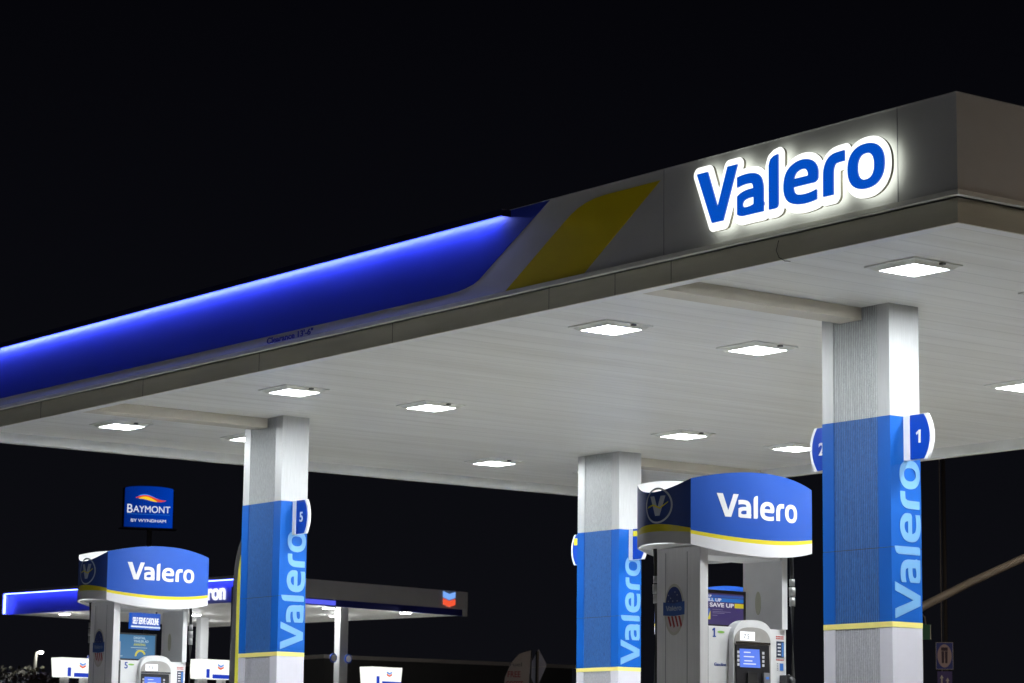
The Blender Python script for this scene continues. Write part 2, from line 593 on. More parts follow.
# fascia panels, blue painted part and white part as sheets of panelling round the box
def fascia_poly(name, poly, m, y, t=0.004):
    return prism(name, poly, fYm(y), 0.0, t, m, can)
bm = bmesh.new()
add_box(bm, -L - IN, 0, 0.0, 0.05, ZM + 0.02, ZT)
add_box(bm, -0.05, 0, 0.05, W + IN - 0.05, ZM + 0.02, ZT)
add_box(bm, -L - IN, -L - IN + 0.05, 0.05, W + IN - 0.05, ZM + 0.02, ZT)
add_box(bm, -L - IN, 0, W + IN - 0.05, W + IN, ZM + 0.02, ZT)
build('fascia_panel', bm, M_fascia, can)
zbb = 4.822
blue = [(-L - IN, ZT - 0.001), (-L - IN, zbb), (-6.62, zbb), (-6.42, 4.824), (-6.25, 4.830), (-6.13, 4.842), (-6.02, 4.862), (-5.93, 4.893), (-4.885, ZT - 0.001)]
fascia_poly('blue_graphic', blue, M_fblue, 0.0)
yel = [(-3.375, 5.378), (-4.10, 5.378), (-4.25, 5.370), (-4.37, 5.352), (-4.48, 5.322), (-4.58, 5.280), (-4.68, 5.225), (-5.53, 4.728), (-4.40, 4.728)]
fascia_poly('yellow_graphic', yel, M_fyel, 0.0)
# panel joints
M_joint = mat('fascia_joint', (0.30, 0.30, 0.34), 0.5)
x = -0.61
while x > -L:
    if x > -5: box('panel_joint', x - 0.004, x + 0.004, -0.0025 if x > -5 else -0.0048, 0.0, ZM + 0.022, ZT, M_joint, can)
    x -= 2.722
for yy in (0.86, 3.58, 6.3, 9.02):
    box('panel_joint', 0.0, 0.004, yy - 0.005, yy + 0.005, ZM + 0.022, ZT, M_joint, can)
# pale trim lip below the panels
bm = bmesh.new()
add_box(bm, -L - IN, 0.022, -0.022, 0.03, ZM - 0.018, ZM + 0.02)
add_box(bm, -0.03, 0.022, 0.03, W + IN, ZM - 0.018, ZM + 0.02)
add_box(bm, -L - IN - 0.022, -L - IN, -0.022, W + IN, ZM - 0.018, ZM + 0.02)
add_box(bm, -L - IN, 0.022, W + IN, W + IN + 0.022, ZM - 0.018, ZM + 0.02)
build('trim_lip', bm, M_trim, can)
# top cap
bm = bmesh.new()
add_box(bm, -L - IN - 0.01, 0.012, -0.012, 0.07, ZT, ZT + 0.004)
add_box(bm, -0.07, 0.012, 0.07, W + IN, ZT, ZT + 0.004)
add_box(bm, -L - IN - 0.01, -L, 0.07, W + IN, ZT, ZT + 0.004)
add_box(bm, -L, -0.07, W, W + IN + 0.012, ZT, ZT + 0.004)
build('top_cap', bm, mat('cap_metal', (0.45, 0.45, 0.46), 0.45), can)
# recessed gutter band and its bottom flange
bm = bmesh.new()
add_box(bm, -L, -IN, IN, IN + 0.02, ZB, ZM - 0.018)
add_box(bm, -IN - 0.02, -IN, IN + 0.02, W - 0.02, ZB, ZM - 0.018)
add_box(bm, -L, -L + 0.02, IN + 0.02, W - 0.02, ZB, ZM - 0.018)
add_box(bm, -L, -IN, W - 0.02, W, ZB, ZM - 0.018)
build('gutter_band', bm, M_gutter, can)
bm = bmesh.new()
def sag(x): return 0.0
fl = 0.11
add_box(bm, -L + 0.02, -IN - 0.02, IN + 0.02, IN + 0.02 + fl, ZB + 0.001, ZB + 0.012)
add_box(bm, -IN - 0.02 - fl, -IN - 0.02, IN + 0.02 + fl, W - 0.02 - fl, ZB + 0.001, ZB + 0.012)
add_box(bm, -L + 0.02, -L + 0.02 + fl, IN + 0.02 + fl, W - 0.02 - fl, ZB + 0.001, ZB + 0.012)
add_box(bm, -L + 0.02, -IN - 0.02, W - 0.02 - fl, W - 0.02, ZB + 0.001, ZB + 0.012)
build('edge_flange', bm, M_whitep, can)
M_gj = mat('gutter_joint_dark', (0.16, 0.155, 0.13), 0.6)
for x in [-3.317, -4.054, -4.973, -7.4, -9.8, -12.2, -14.6]:
    box('gutter_joint', x - 0.003, x + 0.003, IN - 0.003, IN, ZB, ZM - 0.014, M_gj, can)
box('gutter_joint', -IN, -IN + 0.004, 2.4, 2.406, ZB, ZM - 0.014, M_gj, can)
bm = bmesh.new()
tr = 0.012
add_box(bm, -L + 0.02 + fl, -IN - 0.02 - fl, IN + 0.02 + fl, IN + 0.02 + fl + tr, ZB + 0.004, ZC)
add_box(bm, -IN - 0.02 - fl - tr, -IN - 0.02 - fl, IN + 0.04 + fl + tr, W - 0.04 - fl, ZB + 0.004, ZC)
add_box(bm, -L + 0.02 + fl, -L + 0.02 + fl + tr, IN + 0.04 + fl, W - 0.04 - fl, ZB + 0.004, ZC)
add_box(bm, -L + 0.02 + fl, -IN - 0.02 - fl, W - 0.02 - fl - tr, W - 0.02 - fl, ZB + 0.004, ZC)
build('inner_edge', bm, mat('inner_edge_white', (0.74, 0.74, 0.71), 0.5, var=0.1, vscale=2), can)
# ceiling and roof deck
bm = bmesh.new()
add_box(bm, -L + 0.02, -IN - 0.02, IN + 0.02, W - 0.02, ZC, ZC + 0.04)
build('ceiling', bm, M_ceil, can)
box('roof_deck', -L, -0.06, 0.06, W, 5.15, 5.22, mat('roof_grey', (0.3, 0.3, 0.3), 0.7), can)
for cx in (-3.68, -13.68):
    for y0, y1 in ((IN + 0.14, 2.54), (8.03, W - 0.15)):
        box('ceiling_beam', cx - 0.19, cx + 0.085, y0, y1, ZB + 0.006, ZC - 0.002, mat('beam_paint', (0.60, 0.56, 0.48), 0.55, var=0.1, vscale=1.5), can)
# blue led hood along the top of the blue graphic
bm = bmesh.new()
add_box(bm, -L - IN, -5.46, -0.100, -0.004, ZT - 0.025, ZT - 0.002)
add_box(bm, -L - IN, -5.46, -0.106, -0.1005, ZT - 0.062, ZT - 0.002)
add_box(bm, -5.4595, -5.452, -0.106, -0.004, ZT - 0.062, ZT - 0.002)
hood = build('led_hood', bm, mat('navy_hood_metal', (0.012, 0.014, 0.06), 0.4), can)
box('hood_liner', -L - IN, -5.56, -0.098, -0.006, ZT - 0.0275, ZT - 0.0255, mat('liner_white', (0.8, 0.8, 0.8), 0.5), hood)
box('led_strip', -L - IN, -5.60, -0.066, -0.054, ZT - 0.040, ZT - 0.028, M_ledblue, hood)
x = -6.9
while x > -L:
    tube('hood_bolt', [(x, -0.1065, ZT - 0.03), (x, -0.112, ZT - 0.03)], 0.010, M_dark, hood, 8)
    x -= 1.45
# clearance lettering
text('clearance_lettering', "Clearance 13'-6\"", fYm(-0.0), -9.55, 4.745, 0.060, mat('blue_print', (0.02, 0.03, 0.30), 0.5), can, width=0.86, ext=0.004, bold=0.022)
# small cable under the edge
tube('loose_cable', [(-2.0, IN - 0.004, 4.66), (-2.02, IN - 0.012, 4.58), (-1.99, IN - 0.010, 4.52), (-1.93, IN - 0.002, 4.485), (-1.89, IN + 0.02, 4.478)], 0.0035, M_rubber, can, 6)

# illuminated logo on the fascia
sg = empty('logo_sign', (-2.797, -0.0, 4.872), 'white halo lit company name sign in blue letters on the canopy fascia', 'sign')
S = 0.01013
me = outline_mesh(BACK, S, S, 0.004, -0.012, 0.024)
bk = mesh_obj('backing_plate', me, M_signwhite, sg, lambda u, v, d: (u, -0.078 - d, v))
bk.data.materials.append(M_halo); bk.data.materials.append(M_cream)
for p in bk.data.polygons:
    if abs(p.normal.y) > 0.7:
        p.material_index = 0 if p.center.y < -0.078 else 1
    else:
        p.material_index = 2
word('lettering', fYm(-0.0955), 0.0, 0.0, 2.150, 0.438, 0.012, M_signblue, sg)

# ------------------------------------------------------------------ columns
def column(cx, cy, label, dz=0.0):
    c = empty('canopy_column', (cx, cy, 0), label, 'column', 'columns holding up the canopy')
    hx, hy = 0.4265, 0.1835
    box('column_body', -hx + 0.012, hx - 0.012, -hy + 0.012, hy - 0.012, 0.15, ZC - 0.001, M_silver, c)
    # cladding corner strips and ribbed centre panel, upper part
    tx0, tx1 = -0.285, 0.275
    def ring(name, z0, z1, m, mr, out=0.0):
        bm = bmesh.new()
        o = out
        add_box(bm, -hx - o, tx0, -hy - o, -hy + 0.012, z0, z1)
        add_box(bm, tx1, hx + o, -hy - o, -hy + 0.012, z0, z1)
        add_box(bm, hx - 0.012, hx + o, -hy + 0.012, hy + o, z0, z1)
        add_box(bm, -hx - o, -hx + 0.012, -hy + 0.012, hy + o, z0, z1)
        add_box(bm, -hx + 0.012, hx - 0.012, hy - 0.012, hy + o, z0, z1)
        w = build(name, bm, m, c)
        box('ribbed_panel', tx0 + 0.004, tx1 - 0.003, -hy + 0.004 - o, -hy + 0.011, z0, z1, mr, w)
        return w
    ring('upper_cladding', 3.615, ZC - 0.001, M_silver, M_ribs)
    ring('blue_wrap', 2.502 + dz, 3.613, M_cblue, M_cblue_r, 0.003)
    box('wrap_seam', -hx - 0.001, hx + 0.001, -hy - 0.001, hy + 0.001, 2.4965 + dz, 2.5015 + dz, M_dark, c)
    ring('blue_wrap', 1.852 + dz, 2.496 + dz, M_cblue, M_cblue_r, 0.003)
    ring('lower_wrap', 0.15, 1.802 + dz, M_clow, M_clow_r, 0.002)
    bm = bmesh.new()
    add_box(bm, -hx - 0.004, hx + 0.004, -hy - 0.004, hy + 0.004, 1.803 + dz, 1.851 + dz)
    build('yellow_stripe', bm, M_cyel, c)
    word('lettering', lambda u, v, d: (hx + 0.003 + d, 0.165 - v, u), 1.876 + dz, 0.0, 1.40, 0.315, 0.004, M_cletter, c)
    return c
column(-3.68, 2.724, 'tall column with blue wrap at right, between the flag signs numbered 2 and 1', -0.045)
column(-13.68, 2.724, 'blue wrapped column at left beside the flag sign numbered 5')
column(-13.68, 7.848, 'blue wrapped column in the middle, half behind the nearer fuel pump sign')
column(-3.68, 7.848, 'blue wrapped canopy column beyond the right edge of the picture')

def flag_sign(cx, cy, side, digit, label):
    hx = 0.4265 + 0.003
    s = 1 if side > 0 else -1
    f = empty('number_sign', (cx + s * hx, cy, 3.42), label, 'number sign', 'pump number flags on the columns')
    fn = lambda u, v, d: (s * u, -d, v)
    box('mounting_strip', *((0.0, 0.075) if s > 0 else (-0.075, 0.0)), -0.022, 0.022, -0.20, 0.20, M_white, f)
    def dshape(rad, zc):
        a = math.degrees(math.asin(zc / rad))
        ps = [(0.0755, -zc)] + [(rad * math.cos(R(t)), rad * 1.0 * math.sin(R(t))) for t in np.linspace(-a, a, 25)] + [(0.0755, zc)]
        return ps
    prism('white_rim', dshape(0.345, 0.20), fn, -0.014, 0.014, M_white, f)
    prism('blue_plate', dshape(0.312, 0.196), fn, -0.018, 0.018, M_flagblue, f)
    if digit:
        u = 0.185 * s
        if digit == '1':
            prism('digit', [(u - 0.005, -0.055), (u + 0.020, -0.055), (u + 0.020, 0.060), (u + 0.002, 0.060), (u - 0.034, 0.035), (u - 0.028, 0.016), (u - 0.005, 0.030)], lambda a, v, d: (a, -0.018 - d, v), 0, 0.003, M_whitep, f)
        else:
          text('digit', digit, lambda a, v, d: (a, -0.018 - d, v), u, -0.055, 0.115, M_whitep, f, ext=0.003, bold=0.02, align='CENTER')
    return f
flag_sign(-3.68, 2.724, 1, '1', 'blue half round flag sign with white number 1 on right column')
flag_sign(-3.68, 2.724, -1, '2', 'blue half round flag sign with number 2, on the left side of the right column')
flag_sign(-13.68, 2.724, 1, '5', 'blue half round flag sign with white number 5 on left column')
fs = flag_sign(-13.68, 7.848, 1, None, 'blue flag sign with yellow sticker on right side of the middle column')
prism('yellow_sticker', [(0.085, 0.10), (0.19, 0.10), (0.19, 0.17), (0.085, 0.17)], lambda u, v, d: (u, -0.018 - d, v), 0, 0.003, M_tyel, fs)
fs = flag_sign(-13.68, 7.848, -1, None, 'white rimmed blue flag sign peeking out left of the middle column')
prism('yellow_sticker', [(-0.28, 0.06), (-0.18, 0.06), (-0.18, 0.15), (-0.28, 0.15)], lambda u, v, d: (u, -0.018 - d, v), 0, 0.003, M_tyel, fs)

# ------------------------------------------------------------------ ceiling lights
def make_light():
    r = empty('ceiling_light', (0, 0, 0), '', '')
    bm = bmesh.new()
    add_box(bm, -0.288, 0.280, -0.288, 0.280, -0.0135, -0.001)
    build('mounting_plate', bm, mat('lamp_plate_white', (0.74, 0.74, 0.70), 0.5), r)
    bm = bmesh.new()
    a, b = 0.255, 0.222
    t = [bm.verts.new((sx * 0.262, sy * 0.262, -0.012)) for sx, sy in ((-1, -1), (1, -1), (1, 1), (-1, 1))]
    u = [bm.verts.new((sx * b, sy * b, -0.040)) for sx, sy in ((-1, -1), (1, -1), (1, 1), (-1, 1))]
    v = [bm.verts.new((sx * 0.202, sy * 0.202, -0.040)) for sx, sy in ((-1, -1), (1, -1), (1, 1), (-1, 1))]
    w = [bm.verts.new((sx * 0.202, sy * 0.202, -0.030)) for sx, sy in ((-1, -1), (1, -1), (1, 1), (-1, 1))]
    for A, B in ((t, u), (u, v), (v, w)):
        for k in range(4):
            bm.faces.new((A[k], A[(k + 1) % 4], B[(k + 1) % 4], B[k]))
    build('housing', bm, M_house, r)
    bm = bmesh.new()
    add_box(bm, -0.201, 0.201, -0.201, 0.201, -0.0385, -0.031)
    build('lens', bm, M_lens, r)
    bm = bmesh.new()
    add_box(bm, 0.262, 0.30, 0.02, 0.06, -0.030, -0.0125)
    build('sensor', bm, mat('sensor_dark', (0.10, 0.10, 0.09), 0.6), r)
    return r
LX = [-1.90, -5.84, -11.35, -15.23]
LY = [1.48, 3.33, 7.12, 8.98]
LAB = {
 (0, 0): 'bright square ceiling light nearest the canopy corner, under the illuminated name sign',
 (1, 0): 'square ceiling light beside the front canopy edge, centre of the picture under the yellow graphic',
 (1, 1): 'square ceiling light just left of the beam end at the top of the right column',
 (2, 0): 'square ceiling light directly above the top of the left column',
 (2, 1): 'square ceiling light between the left column and the middle of the ceiling',
 (3, 0): 'leftmost square ceiling light near the far left canopy edge',
 (1, 2): 'square ceiling light to the right of the right column, cut by the picture edge',
 (2, 2): 'square ceiling light above and right of the middle column top',
 (2, 3): 'square ceiling light just left of the flag sign numbered 2',
 (3, 2): 'square ceiling light closest to the back edge, left of the middle column',
 (3, 1): 'square ceiling light half hidden behind the top of the left column',
 (0, 2): 'ceiling light beyond the right picture edge, third from the front canopy edge',
 (0, 3): 'ceiling light beyond the right picture edge, at the back corner of the canopy',
 (1, 3): 'ceiling light beyond the right picture edge, along the back canopy edge',
 (0, 1): 'square ceiling light at the right picture edge, only its corner in view',
}
proto = make_light()
first = True
for i, lx in enumerate(LX):
    for j, ly in enumerate(LY):
        o = proto if first else copy_tree(proto)
        first = False
        o.location = (lx, ly, ZC)
        tag(o, LAB.get((i, j), 'square ceiling light under the canopy beyond the right edge of the picture'), 'ceiling light', 'square ceiling lights under the canopy')

# ------------------------------------------------------------------ fuel pumps
def pump(cx, cy, number, ad, label, simple=False):
    p = empty('fuel_pump', (cx, cy, 0), label, 'fuel pump', 'fuel pumps on the islands')
    # --- casing and posts
    box('casing', -0.255, 0.255, -0.48, 0.460, 0.15, 1.69, M_white, p, bevel=0.006)
    box('base_plinth', -0.29, 0.29, -0.60, 0.56, 0.15, 0.24, M_black, p, bevel=0.004)
    bm = bmesh.new(); add_box(bm, -0.215, 0.335, -0.575, -0.485, 0.24, 2.34)
    post1 = build('post', bm, M_post, p, bevel=0.008)
    bm = bmesh.new(); add_box(bm, -0.215, 0.280, 0.395, 0.458, 1.691, 2.34)
    post2 = build('post', bm, M_white, p, bevel=0.008)
    # seams on post face
    bm = bmesh.new()
    for xx in (-0.10, 0.175):
        add_box(bm, xx - 0.002, xx + 0.002, -0.578, -0.5745, 0.3, 2.30)
    build('post_seam', bm, M_greyprint, post1)
    bm = bmesh.new(); add_box(bm, -0.18, 0.26, -0.484, 0.394, 2.275, 2.34)
    build('cross_beam', bm, M_white, p)
    # --- topper: four bulging panels, open above, closed below
    HX, HY, ZBt, ZTt = 0.345, 0.685, 2.345, 2.89
    top = None
    def side(name, kind, sgn, out, mats, zt, zb, stripe):
        bm = bmesh.new()
        n = 24
        rows = []
        for k in range(n + 1):
            t = -1 + 2 * k / n
            q = 1 - t * t
            if kind == 'wide':
                P = lambda z, o=0.0: (sgn * (HX + 0.12 * q - o), t * HY, z)
            else:
                P = lambda z, o=0.0: (t * HX, sgn * (HY + 0.12 * q - o), z)
            zs0, zs1 = stripe(q)
            zz = [zb(q), zs0, zs1, zt(q)]
            rows.append(([bm.verts.new(P(z)) for z in zz], [bm.verts.new(P(z, 0.012)) for z in zz],
                         [bm.verts.new(P(zz[3])), bm.verts.new(P(zz[3], 0.012)), bm.verts.new(P(zz[0], 0.012)), bm.verts.new(P(zz[0]))]))
        for k in range(n):
            A, AI, AR = rows[k]; B, BI, BR = rows[k + 1]
            for j in range(3):
                f = bm.faces.new((A[j], B[j], B[j + 1], A[j + 1])); f.material_index = j; f.smooth = True
                f = bm.faces.new((AI[j + 1], BI[j + 1], BI[j], AI[j])); f.material_index = 3; f.smooth = True
            f = bm.faces.new((AR[0], BR[0], BR[1], AR[1])); f.material_index = 3
            f = bm.faces.new((AR[2], BR[2], BR[3], AR[3])); f.material_index = 3
        return build(name, bm, mats, p)
    for s in (1, -1):
        w = side('sign_panel', 'wide', s, 0, [M_twhite, M_tyel, M_tblue, M_whitep],
                 lambda q: ZTt + 0.085 * q, lambda q: ZBt - 0.075 * q, lambda q: (2.432 - 0.055 * q, 2.462 - 0.050 * q))
        surf = lambda u: HX + 0.12 * (1 - min(1, (u / HY) ** 2))
        if s == 1:
            word('lettering', lambda u, v, d: (surf(u) + 0.0015 + d, u, v), -0.46, 2.585, 0.905, 0.195, 0.001, M_lw, w)
        else:
            word('lettering', lambda u, v, d: (-surf(u) - 0.0015 - d, -u, v), -0.46, 2.585, 0.93, 0.195, 0.001, M_lw, w)
        nrw = side('end_panel', 'narrow', s, 0, [M_twhite_shade, mat('end_yellow_shade', (0.55, 0.47, 0.02), 0.3), M_tblue_shade, M_whitep],  # end colours are shaded copies of the wide panel paints
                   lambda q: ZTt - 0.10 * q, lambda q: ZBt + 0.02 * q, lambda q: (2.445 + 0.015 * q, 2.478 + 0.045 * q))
        sy = lambda u: HY + 0.12 * (1 - min(1, (u / HX) ** 2))
        if s == -1:
            fn = lambda u, v, d: (u, -sy(u) - 0.003 - d, v)
            cu_, cv_ = 0.06, 2.675
            bm = bmesh.new()
            N = 40
            ra, rb = 0.134, 0.150
            rr = [[bm.verts.new(fn(cu_ + r_ * math.cos(2 * math.pi * k / N), cv_ + r_ * math.sin(2 * math.pi * k / N), 0.002)) for k in range(N)] for r_ in (ra, rb)]
            for k in range(N):
                bm.faces.new((rr[0][k], rr[0][(k + 1) % N], rr[1][(k + 1) % N], rr[1][k]))
            vv = [(-0.085, 0.08), (-0.035, 0.08), (0.0, -0.02), (0.035, 0.08), (0.085, 0.08), (0.025, -0.085), (-0.025, -0.085)]
            f = bm.faces.new([bm.verts.new(fn(cu_ + a, cv_ + b, 0.002)) for a, b in vv])
            emb = build('emblem', bm, mat('emblem_grey', (0.46, 0.49, 0.54), 0.4), nrw)
            bm = bmesh.new()
            pts = [(-0.115, -0.018), (-0.05, 0.0), (0.03, -0.030), (0.11, 0.02), (0.113, 0.032), (0.03, -0.016), (-0.05, 0.014), (-0.112, -0.004)]
            bm.faces.new([bm.verts.new(fn(cu_ + a, cv_ + b, 0.005)) for a, b in pts])
            build('swoosh', bm, M_tyel, emb)
    # bottom plate
    outline = []
    n = 20
    for k in range(n):
        t = -1 + 2 * k / n; outline.append((HX - 0.012 + 0.12 * (1 - t * t), t * HY))
    for k in range(n):
        t = 1 - 2 * k / n; outline.append((t * (HX - 0.012), HY - 0.012 + 0.12 * (1 - t * t)))
    for k in range(n):
        t = 1 - 2 * k / n; outline.append((-(HX - 0.012) - 0.12 * (1 - t * t), t * HY))
    for k in range(n):
        t = -1 + 2 * k / n; outline.append((t * (HX - 0.012), -(HY - 0.012) - 0.12 * (1 - t * t)))
    prism('bottom_plate', outline, lambda u, v, d: (u * 0.985, v * 0.985, d), 2.350, 2.358, M_whitep, p)
    # --- round sticker on the outer post
    fn0 = fYm(-0.576)
    fn = lambda u, v, d: fn0(u + 0.06, v + 0.025, d)
    st = prism('flag_sticker', ell(-0.05, 1.80, 0.128, 0.215), fn, 0, 0.002, mat('sticker_cream', (0.50, 0.48, 0.42), 0.5), p)
    prism('sticker_stripes', ell(-0.05, 1.80, 0.105, 0.19, 180, 360, 20), fn, 0.0021, 0.0035, mat('sticker_pale', (0.55, 0.50, 0.50), 0.5), st)
    bm = bmesh.new()
    for k in range(4):
        xx = -0.13 + k * 0.045
        add_prism(bm, [(xx, 1.745), (xx + 0.022, 1.745), (xx + 0.05, 1.67 - 0.012 * math.sin(k)), (xx + 0.034, 1.655 - 0.01 * k % 0.02)], fn, 0.0036, 0.0046)
    build('red_stripe', bm, mat('sticker_red', (0.30, 0.02, 0.02), 0.5), st)
    prism('star_field', ell(-0.05, 1.84, 0.105, 0.15, 0, 180, 20), fn, 0.0021, 0.004, mat('sticker_navy', (0.015, 0.03, 0.13), 0.5), st)
    for k in range(9):
        a, b = -0.12 + 0.028 * ((k * 5) % 6), 1.87 + 0.025 * (k % 4)
        if abs(a + 0.05) < 0.07:
            prism('star', ell(a, b, 0.007, 0.007, 0, 360, 5), fn, 0.0041, 0.005, M_greyprint, st)
    bn = prism('name_banner', [(-0.185, 1.755), (-0.05, 1.745), (0.085, 1.755), (0.085, 1.865), (-0.05, 1.85), (-0.185, 1.865)], fn, 0.0041, 0.0065, mat('sticker_blue', (0.02, 0.07, 0.25), 0.5), st)
    word('banner_lettering', fYm(-0.5826), -0.09, 1.815, 0.20, 0.042, 0.0015, mat('sticker_text', (0.26, 0.28, 0.36), 0.5), bn)
    # pale oval mark on the inner post face
    prism('oval_mark', ell(-0.02, 1.925, 0.036, 0.10), lambda u, v, d: (u, 0.3945 - d, v), 0, 0.003, mat('faded_cream', (0.55, 0.55, 0.44), 0.5), post2)
    # --- payment head on the +X side
    def arch(y0, y1, z0, zs, zt, n=18):
        cy_, h = (y0 + y1) / 2, (y1 - y0) / 2
        ps = [(y0, z0)]
        for k in range(n + 1):
            a = math.pi - math.pi * k / n
            c, s_ = math.cos(a), math.sin(a)
            ps.append((cy_ + h * (abs(c) ** 0.72) * (1 if c > 0 else -1), zs + (zt - zs) * (abs(s_) ** 0.9)))
        ps.append((y1, z0))
        return ps[::-1]
    head = prism('payment_head', arch(-0.224, 0.222, 0.70, 1.585, 1.752), fXp(0.255), 0.0, 0.105, M_white, p, bevel=0.004)
    prism('head_panel', arch(-0.214, 0.192, 0.72, 1.560, 1.690), fXp(0.360), 0.0, 0.004, M_head, head)
    prism('head_sheen', [(-0.211, 1.552), (0.184, 1.552), (0.184, 1.568), (-0.211, 1.568)], fXp(0.3645), 0.0, 0.008, M_chrome, head)
    d_ = prism('price_display', [(-0.152, 1.578), (0.010, 1.578), (0.010, 1.652), (-0.152, 1.652)], fXp(0.3645), 0.0, 0.003, M_disp, head)
    text('display_digits', '7.5', fXp(0.3680), -0.115, 1.595, 0.040, M_dispink, d_, ext=0.001, bold=0.01)
    bz = prism('keypad_bezel', [(-0.200, 0.98), (0.186, 0.98), (0.162, 1.542), (-0.208, 1.542)], fXp(0.3645), 0.0, 0.012, M_black, head)
    s_ = prism('screen', [(-0.165, 1.355), (0.062, 1.355), (0.050, 1.508), (-0.170, 1.508)], fXp(0.377), 0.0, 0.003, M_screen, bz)
    bm = bmesh.new()
    for zz, a, b in ((1.475, -0.125, -0.05), (1.440, -0.125, -0.01), (1.405, -0.12, -0.03), (1.380, -0.13, 0.01)):
        add_prism(bm, [(a, zz), (b, zz), (b, zz + 0.009), (a, zz + 0.009)], fXp(0.3802), 0.0, 0.0015)
    build('screen_text', bm, M_screenw, s_)
    for yy in (-0.195, 0.084):
        for k in range(4):
            zz = 1.366 + k * 0.034
            prism('key', [(yy, zz), (yy + 0.022, zz), (yy + 0.022, zz + 0.022), (yy, zz + 0.022)], fXp(0.377), 0.0, 0.004, M_key, bz)
    box('card_reader', 0.377, 0.400, 0.085, 0.155, 1.215, 1.315, mat('reader_grey', (0.20, 0.20, 0.22), 0.4), bz, bevel=0.003)
    box('card_slot', 0.4005, 0.403, 0.105, 0.137, 1.262, 1.282, emis('reader_blue_light', (0.05, 0.25, 0.9), 0.7), bz)
    box('receipt_slot', 0.377, 0.392, -0.09, 0.015, 1.17, 1.31, mat('slot_black', (0.006, 0.006, 0.006), 0.6), bz)
    bm = bmesh.new()
    for r_ in range(4):
        for c_ in range(3):
            y_ = -0.09 + c_ * 0.034; z_ = 1.02 + r_ * 0.034
            add_box(bm, 0.377, 0.383, y_, y_ + 0.026, z_, z_ + 0.026)
    build('number_pad', bm, M_head, bz)
    head.location = (-0.045, 0.033, 0.0)
    # --- casing graphics
    if number == '1':
        prism('pump_number', [(-0.365 + a, 1.598 + b) for a, b in ((0, 0), (0.034, 0), (0.034, 0.010), (0.024, 0.010), (0.024, 0.076), (0.010, 0.076), (-0.006, 0.062), (-0.004, 0.052), (0.010, 0.056), (0.010, 0.010), (0, 0.010))], fXp(0.2555), 0, 0.002, M_navyprint, p)
    else:
        text('pump_number', number, fXp(0.2555), -0.365, 1.598, 0.072, M_navyprint, p, ext=0.002, bold=0.02)
    text('casing_lettering', 'Gasoline', fXp(0.2555), -0.350, 1.362, 0.026, M_navyprint, p, ext=0.002, width=0.13, bold=0.01)
    prism('leaf_mark', ell(-0.275, 1.642, 0.04, 0.010, n=14), fXp(0.2555), 0, 0.002, M_greenprint, p)
    bm = bmesh.new()
    for zz, a in ((1.625, 0.0), (1.608, 0.01), (1.430, 0.0)):
        for k in range(5):
            add_prism(bm, [(0.345 + 0.018 * k, zz), (0.358 + 0.018 * k, zz), (0.358 + 0.018 * k, zz + 0.009), (0.345 + 0.018 * k, zz + 0.009)], fXp(0.2555), 0, 0.002)
    build('red_notice', bm, M_red, p)
    pl = prism('grade_panel', [(0.350, 1.455), (0.432, 1.455), (0.432, 1.590), (0.350, 1.590)], fXp(0.2555), 0, 0.004, mat('grade_dark', (0.03, 0.04, 0.08), 0.4), p)
    bm = bmesh.new()
    for k in range(4):
        zz = 1.472 + k * 0.029
        add_prism(bm, [(0.360, zz), (0.395, zz), (0.395, zz + 0.012), (0.360, zz + 0.012)], fXp(0.2597), 0, 0.001)
    build('grade_price', bm, M_white, pl)
    prism('grade_edge', [(0.405, 1.460), (0.428, 1.460), (0.428, 1.580), (0.405, 1.580)], fXp(0.2597), 0, 0.001, mat('print_blue', (0.05, 0.2, 0.6), 0.4), pl)
    prism('blue_sticker', [(0.388, 1.345), (0.425, 1.345), (0.425, 1.405), (0.388, 1.405)], fXp(0.2555), 0, 0.003, mat('print_blue2', (0.05, 0.2, 0.65), 0.4), p)
    bm = bmesh.new()
    for k in range(5):
        add_prism(bm, [(0.355, 1.345 + k * 0.014), (0.366, 1.345 + k * 0.014), (0.366, 1.351 + k * 0.014), (0.355, 1.351 + k * 0.014)], fXp(0.2555), 0, 0.002)
    build('small_print', bm, M_greyprint, p)
    # dark edge strip between the post and the casing
    box('side_seam', 0.2555, 0.262, -0.478, -0.420, 0.3, 1.685, M_dark, p)
    box('corner_bracket', 0.15, 0.20, -0.44, -0.395, 1.691, 1.90, M_head, p, bevel=0.003)
    # --- nozzle and hose on the +X side
    nz = empty('nozzle_holder_tmp', (0, 0, 0), None, None)
    bpy.data.objects.remove(nz)
    bm = bmesh.new()
    add_prism(bm, [(0.375, 1.00), (0.445, 0.98), (0.475, 1.24), (0.460, 1.305), (0.385, 1.305)], fXp(0.256), 0, 0.09)
    add_tube(bm, [(0.30, 0.43, 1.29), (0.345, 0.44, 1.26), (0.36, 0.445, 1.17), (0.345, 0.44, 1.04)], [0.03, 0.034, 0.03, 0.02], 10)
    nozzle = build('nozzle', bm, M_black, p, bevel=0.0)
    for s, yy, xx in ((1, 0.485, 0.305), (-1, -0.545, -0.265)):
        h = tube('hose', [(xx, yy - 0.01, 2.35), (xx, yy, 2.22), (xx, yy + 0.004, 1.9), (xx, yy + 0.006, 1.3), (xx * 1.03, yy - 0.01, 0.8), (xx * 1.1, yy - 0.03, 0.5), (xx * 1.3, yy - 0.04, 0.42)], 0.017, M_rubber, p)
        bm = bmesh.new()
        add_tube(bm, [(xx, yy + 0.002, 2.12), (xx, yy + 0.003, 2.06)], 0.024, 12)
        add_tube(bm, [(xx, yy + 0.002, 2.05), (xx, yy + 0.003, 1.97)], 0.028, 12)
        add_tube(bm, [(xx, yy + 0.003, 1.965), (xx, yy + 0.004, 1.89)], 0.025, 12)
